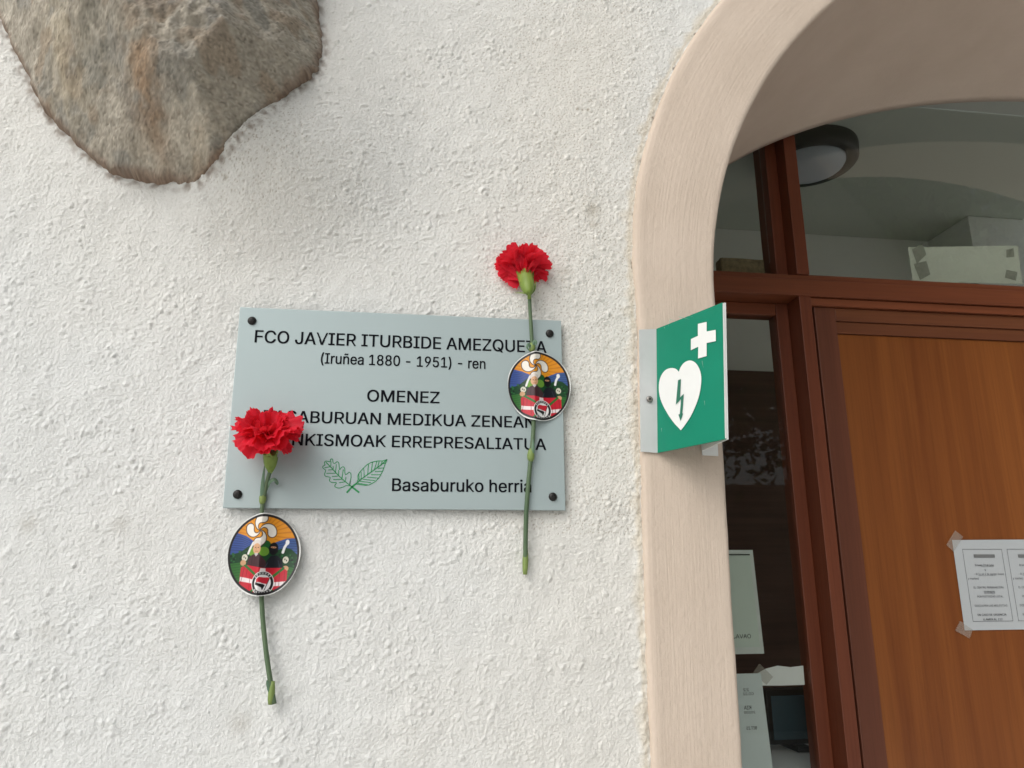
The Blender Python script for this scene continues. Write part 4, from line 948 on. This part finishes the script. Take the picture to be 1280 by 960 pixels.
def door_notice():
    yy = YF + .0176; a = lambda u, v, d=0: P(u, v, yy - d)
    x0 = a(1190, 675).x; zt = a(1190, 675).z; zb = a(1205, 788).z; wd = .215
    t = empty('paper_notice', (x0 + wd / 2, yy, zb), label='white printed notice with two framed columns taped to the wooden door', cat='notice')
    R = lambda x, z, d=0: (x0 + x * wd, yy - d, zt - z * (zt - zb))
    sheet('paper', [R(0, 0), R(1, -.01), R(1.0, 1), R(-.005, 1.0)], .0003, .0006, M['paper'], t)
    ink = bmesh.new(); yi = yy - .0014
    def fr(x0_, x1_, z0_, z1_, w=.0006):
        for (a_, b_) in (((x0_, z0_), (x1_, z0_)), ((x1_, z0_), (x1_, z1_)), ((x1_, z1_), (x0_, z1_)), ((x0_, z1_), (x0_, z0_))): ribbon(ink, [Vector(R(*a_)), Vector(R(*b_))], w, yi)
    cols = ((.085, .475), (.53, .915))
    for c in cols: fr(*c, .105, .905)
    child('frame_lines', ink, M['print_ink'], t)
    es = ['EL LUNES', 'El lunes 29 de junio', 'y', '- El 3 y el 4 de agosto (lunes', 'y martes)', 'EL CENTRO PERMANECERA', 'CERRADO', 'POR FESTIVIDAD LOCAL.', 'DISCULPEN LAS MOLESTIAS', 'EN CASO DE URGENCIA', 'LLAMEN AL 112']
    pos = [(.195, None, .30, .70), (.295, .10, .26, .74), (.345, None, .48, .52), (.395, .0, .2, .96), (.445, .0, .03, .30), (.545, .0, .14, .90), (.595, .0, .38, .66), (.645, .0, .20, .86), (.745, .0, .10, .92), (.845, .0, .14, .86), (.895, .0, .26, .74)]
    for c in cols:
        ms = []
        for s, (z, _, a_, b_) in zip(es, pos):
            xa, xb = c[0] + (c[1] - c[0]) * a_, c[0] + (c[1] - c[0]) * b_; bold = .012 if z > .8 or .58 < z < .6 or z < .3 else 0
            if z == .195: continue
            ms.append(text_mesh(s, R(xa, 0)[0], R(xb, 0)[0], R(0, z)[2], .0036, yi, bold=bold, res=1))
        child('lettering', join_meshes(ms), M['print_ink'], t)
    for c in cols:
        bar = bmesh.new(); xa, xb = c[0] + (c[1] - c[0]) * .26, c[0] + (c[1] - c[0]) * .80
        ribbon(bar, [Vector(R(xa, .182)), Vector(R(xb, .182))], .0062, yi); child('heading_bar', bar, M['print_grey'], t)
        for z, a_, b_ in ((.302, .40, .74), (.402, .30, .75), (.602, .38, .66)):
            un = bmesh.new(); ribbon(un, [Vector(R(c[0] + (c[1] - c[0]) * a_, z)), Vector(R(c[0] + (c[1] - c[0]) * b_, z))], .0005, yi); child('underline', un, M['print_grey'], t)
    tape_piece(t, [P(1182, 681, yy), P(1193, 663, yy), P(1203, 671, yy), P(1191, 690, yy)], yy - .0020)
    tape_piece(t, [P(1193, 788, yy), P(1199, 776, yy), P(1215, 787, yy), P(1211, 798, yy)], yy - .0020)
door_notice()

def transom_paper():
    y = YG + .0052; t = empty('window_paper', P(1205, 352, y), label='blank white paper strip taped behind the fanlight glass above the door', cat='paper')
    sheet('paper', [P(1135, 309, y), P(1272, 307, y), P(1278, 355, y), P(1141, 352, y)], .0003, .0, M['paper_warm'], t)
    for pts in ([(1140, 312), (1153, 304), (1158, 318), (1146, 330)], [(1142, 330), (1158, 326), (1163, 343), (1150, 350)], [(1258, 312), (1267, 310), (1268, 321), (1258, 322)], [(1258, 337), (1272, 340), (1270, 351), (1256, 347)]):
        bm = bmesh.new(); bm.faces.new([bm.verts.new(P(u, v, y - .0006)) for u, v in pts]); child('tape', bm, flat('old_tape', (.30, .30, .26), .5, 0, .4, .15, 200), t)
transom_paper()

def brown_block():
    y = YG + .006; a, b, c = P(901, 321, y), P(955, 322, y), P(955, 345, y)
    n = 18; bm = bmesh.new(); box(bm, a.x, b.x, y, y + .03, RAIL1 + .0015, a.z, bev=.004)
    bmesh.ops.subdivide_edges(bm, edges=bm.edges, cuts=3, use_grid_fill=True); r = random.Random(1)
    for v in bm.verts: v.co += Vector((r.uniform(-1, 1), r.uniform(-.5, 1), r.uniform(-1, .4))) * .0011
    me = bpy.data.meshes.new('brown_block'); bm.to_mesh(me); bm.free(); o = Vector((a.x, y, RAIL1)); me.transform(Matrix.Translation(-o))
    ob = link('brown_block', me, M['brownblock']); ob.location = o; tag(ob, 'small rough brown block standing on the rail behind the left fanlight glass', 'block')
brown_block()

def side_papers():
    y = YG + .0052
    t = empty('framed_sheet', P(935, 817, y), label='pale green sheet in a white border behind the sidelight, upper of the two sheets', cat='paper')
    TR, BR = P(940.5, 687.5, y), P(955, 817, y); xl = TR.x - .20
    sheet('paper', [(xl, y, TR.z), TR, BR, (xl, y, BR.z)], .0004, 0, flat('pale_green_sheet', (.58, .66, .60), .7, 0, .3, .03, 10), t)
    bm = bmesh.new(); w = .0065
    ribbon(bm, [Vector((xl, 0, TR.z - w / 2)), Vector((TR.x, 0, TR.z - w / 2))], w, y - .0006); ribbon(bm, [Vector((TR.x - w / 2, 0, TR.z)), Vector((BR.x - w / 2, 0, BR.z))], w, y - .0009); ribbon(bm, [Vector((xl, 0, BR.z + w * .9)), Vector((BR.x, 0, BR.z + w * .9))], w * 1.8, y - .0006)
    child('border', bm, flat('white_border', (.62, .66, .64), .7), t)
    bm = bmesh.new(); ribbon(bm, [Vector((xl, 0, TR.z - w * 1.35)), Vector((TR.x - w, 0, TR.z - w * 1.35))], .0022, y - .0012); child('dark_line', bm, M['print_ink'], t)
    a, b = P(924, 798, y), P(938.5, 796, y); child('lettering', text_mesh('OAVAJ', a.x - .012, b.x, a.z, .0075, y - .0007, mirror=True), M['print_ink'], t)
    t = empty('printed_sheet', P(950, 958, y), label='white sheet with mirrored print behind the sidelight, lower of the two sheets', cat='paper')
    TR, BR = P(953, 841.5, y), P(965.5, 962, y); xl = TR.x - .20; zb = BR.z - .14
    sheet('paper', [(xl, y, TR.z), (TR.x - .003, y, TR.z), (BR.x + .008, y, zb), (xl, y, zb)], .0004, 0, flat('show_through_sheet', (.66, .73, .74), .7, 0, .3, .03, 10), t)
    ms = []
    for s, u0, u1, v, hgt in (('22', 929, 936, 864, .005), ('CO.22', 929, 942, 869, .0045), ('KIA', 930, 939, 887, .0065), ('20200', 930, 944, 892, .004), ('BIT.IS', 933, 946, 912, .005)):
        p0, p1 = P(u0, v, y), P(u1, v, y); ms.append(text_mesh(s, p0.x, p1.x, p0.z, hgt, y - .0007, mirror=True))
    child('lettering', join_meshes(ms), M['print_ink'], t)
    y = YG + .0075
    t = empty('paper_strip', P(970, 857, y), label='torn white paper strip taped across the sidelight glass', cat='paper')
    bm = bmesh.new(); pts = [P(u, v, y) for u, v in ((934, 857), (946, 842), (957, 836), (972, 832), (988, 834), (1004, 832), (1006, 856), (975, 857))]
    r = bm.faces.new([bm.verts.new(p) for p in pts]); e = bmesh.ops.extrude_face_region(bm, geom=[r]); bmesh.ops.translate(bm, verts=[v for v in e['geom'] if isinstance(v, bmesh.types.BMVert)], vec=(0, .0004, 0)); bmesh.ops.recalc_face_normals(bm, faces=bm.faces)
    child('paper', bm, M['counter'], t); tape_piece(t, [P(u, v, y) for u, v in ((941, 841), (949, 829), (966, 846), (958, 856))], y - .0006)
side_papers()

def desk():
    zt = P(960, 936, .75).z; t = empty('counter', (.95, .75, 0.012), label='white counter top low behind the sidelight glass', cat='counter')
    part('top', M['counter'], t, (.55, 1.6, .56, .86, zt - .03, zt), bev=.003); part('front', M['counter'], t, (.57, 1.58, .62, .84, .012, zt - .0305))
    s = empty('screen', (.87, .74, zt), label='dark blue screen standing on the white counter behind the sidelight', cat='screen')
    a, b = P(958, 870, .72), P(1030, 870, .72); part('housing', M['black_plastic'], s, (a.x, b.x, .722, .755, zt + .012, a.z + .012), bev=.003); part('display', M['screen'], s, (a.x + .01, b.x - .01, .7195, .7215, zt + .022, a.z)); part('foot', M['black_plastic'], s, (a.x + .05, b.x - .05, .70, .78, zt + .0005, zt + .0115))
desk()

# ------------------------------------------------------------------ street side, seen only as reflections and in the light
def tree(loc, h, seed, label):
    r = random.Random(seed); t = empty('broadleaf_tree', loc, label=label, cat='tree', group='trees across the street'); loc = Vector(loc)
    bm = bmesh.new(); top = loc + Vector((r.uniform(-.3, .3), r.uniform(-.3, .3), h * .55))
    tube(bm, smooth_path([loc, loc + Vector((.05, .04, h * .25)), top], 5), [.24 - .012 * i for i in range(11)], 10)
    tips = []
    for k in range(9):
        a = 2 * math.pi * k / 9 + r.uniform(-.3, .3); s = r.uniform(.45, 1); b = loc + (top - loc) * s; e = b + Vector((math.cos(a) * h * .26, math.sin(a) * h * .26, h * r.uniform(.08, .30)))
        tube(bm, smooth_path([b, (b + e) / 2 + Vector((0, 0, .2)), e], 3), [.09 - .011 * i for i in range(7)], 6); tips += [e, (b + e) / 2]
    tips.append(top + Vector((0, 0, h * .2))); bark = flat('bark', (.10, .075, .05), .95, 0, .2, .3, 12)
    child('trunk', bm, bark, t)
    g = np.random.default_rng(seed); N = 30000; T = np.array([tuple(p) for p in tips])
    c = T[g.integers(0, len(T), N)] + g.standard_normal((N, 3)) * np.array([1, 1, .85]) * h * .070
    a_ = g.standard_normal((N, 3)); a_ /= np.linalg.norm(a_, axis=1)[:, None]; b_ = np.cross(a_, g.standard_normal((N, 3))); b_ /= np.linalg.norm(b_, axis=1)[:, None]
    sz = g.uniform(.055, .11, N)[:, None]
    V = np.stack([c - a_ * sz, c - b_ * sz * .55, c + a_ * sz, c + b_ * sz * .55], 1).reshape(-1, 3)
    child('crown', np_mesh('crown', V, np.arange(4 * N).reshape(-1, 4), False), M['foliage'], t)
m = MatB('tree_foliage', .6, 0, .3); m.color(m.ramp(m.noise(m.coord('Object'), 3, 4), [(.3, (.05, .10, .03)), (.7, (.10, .17, .05))])); M['foliage'] = m.m
tree((3.6, -8.5, 0), 11.5, 3, 'green broadleaf tree nearest the doorway across the street')
tree((7.9, -9.5, 0), 13.5, 5, 'tallest green broadleaf tree across the street')
tree((12.2, -9.0, 0), 12.5, 8, 'green broadleaf tree farthest right across the street')
tree((10.0, -14.0, 0), 14.0, 13, 'broadleaf tree standing behind the front row across the street')
gw = bmesh.new(); box(gw, 1.5, 22, -7.4, -7.0, 0, 2.8, bev=.03)  # added to block the low sky in the door glass reflections
gm = bpy.data.meshes.new('sky_screen_wall'); gw.to_mesh(gm); gw.free(); gm.transform(Matrix.Translation((-11, 7.2, 0)))
go = link('sky_screen_wall', gm, flat('screen_wall_stone', (.34, .25, .18), .9, 0, .2, .45, 3)); go.location = (11, -7.2, 0); tag(go, 'added brown stone wall across the street, hiding low sky from the glass', 'wall')
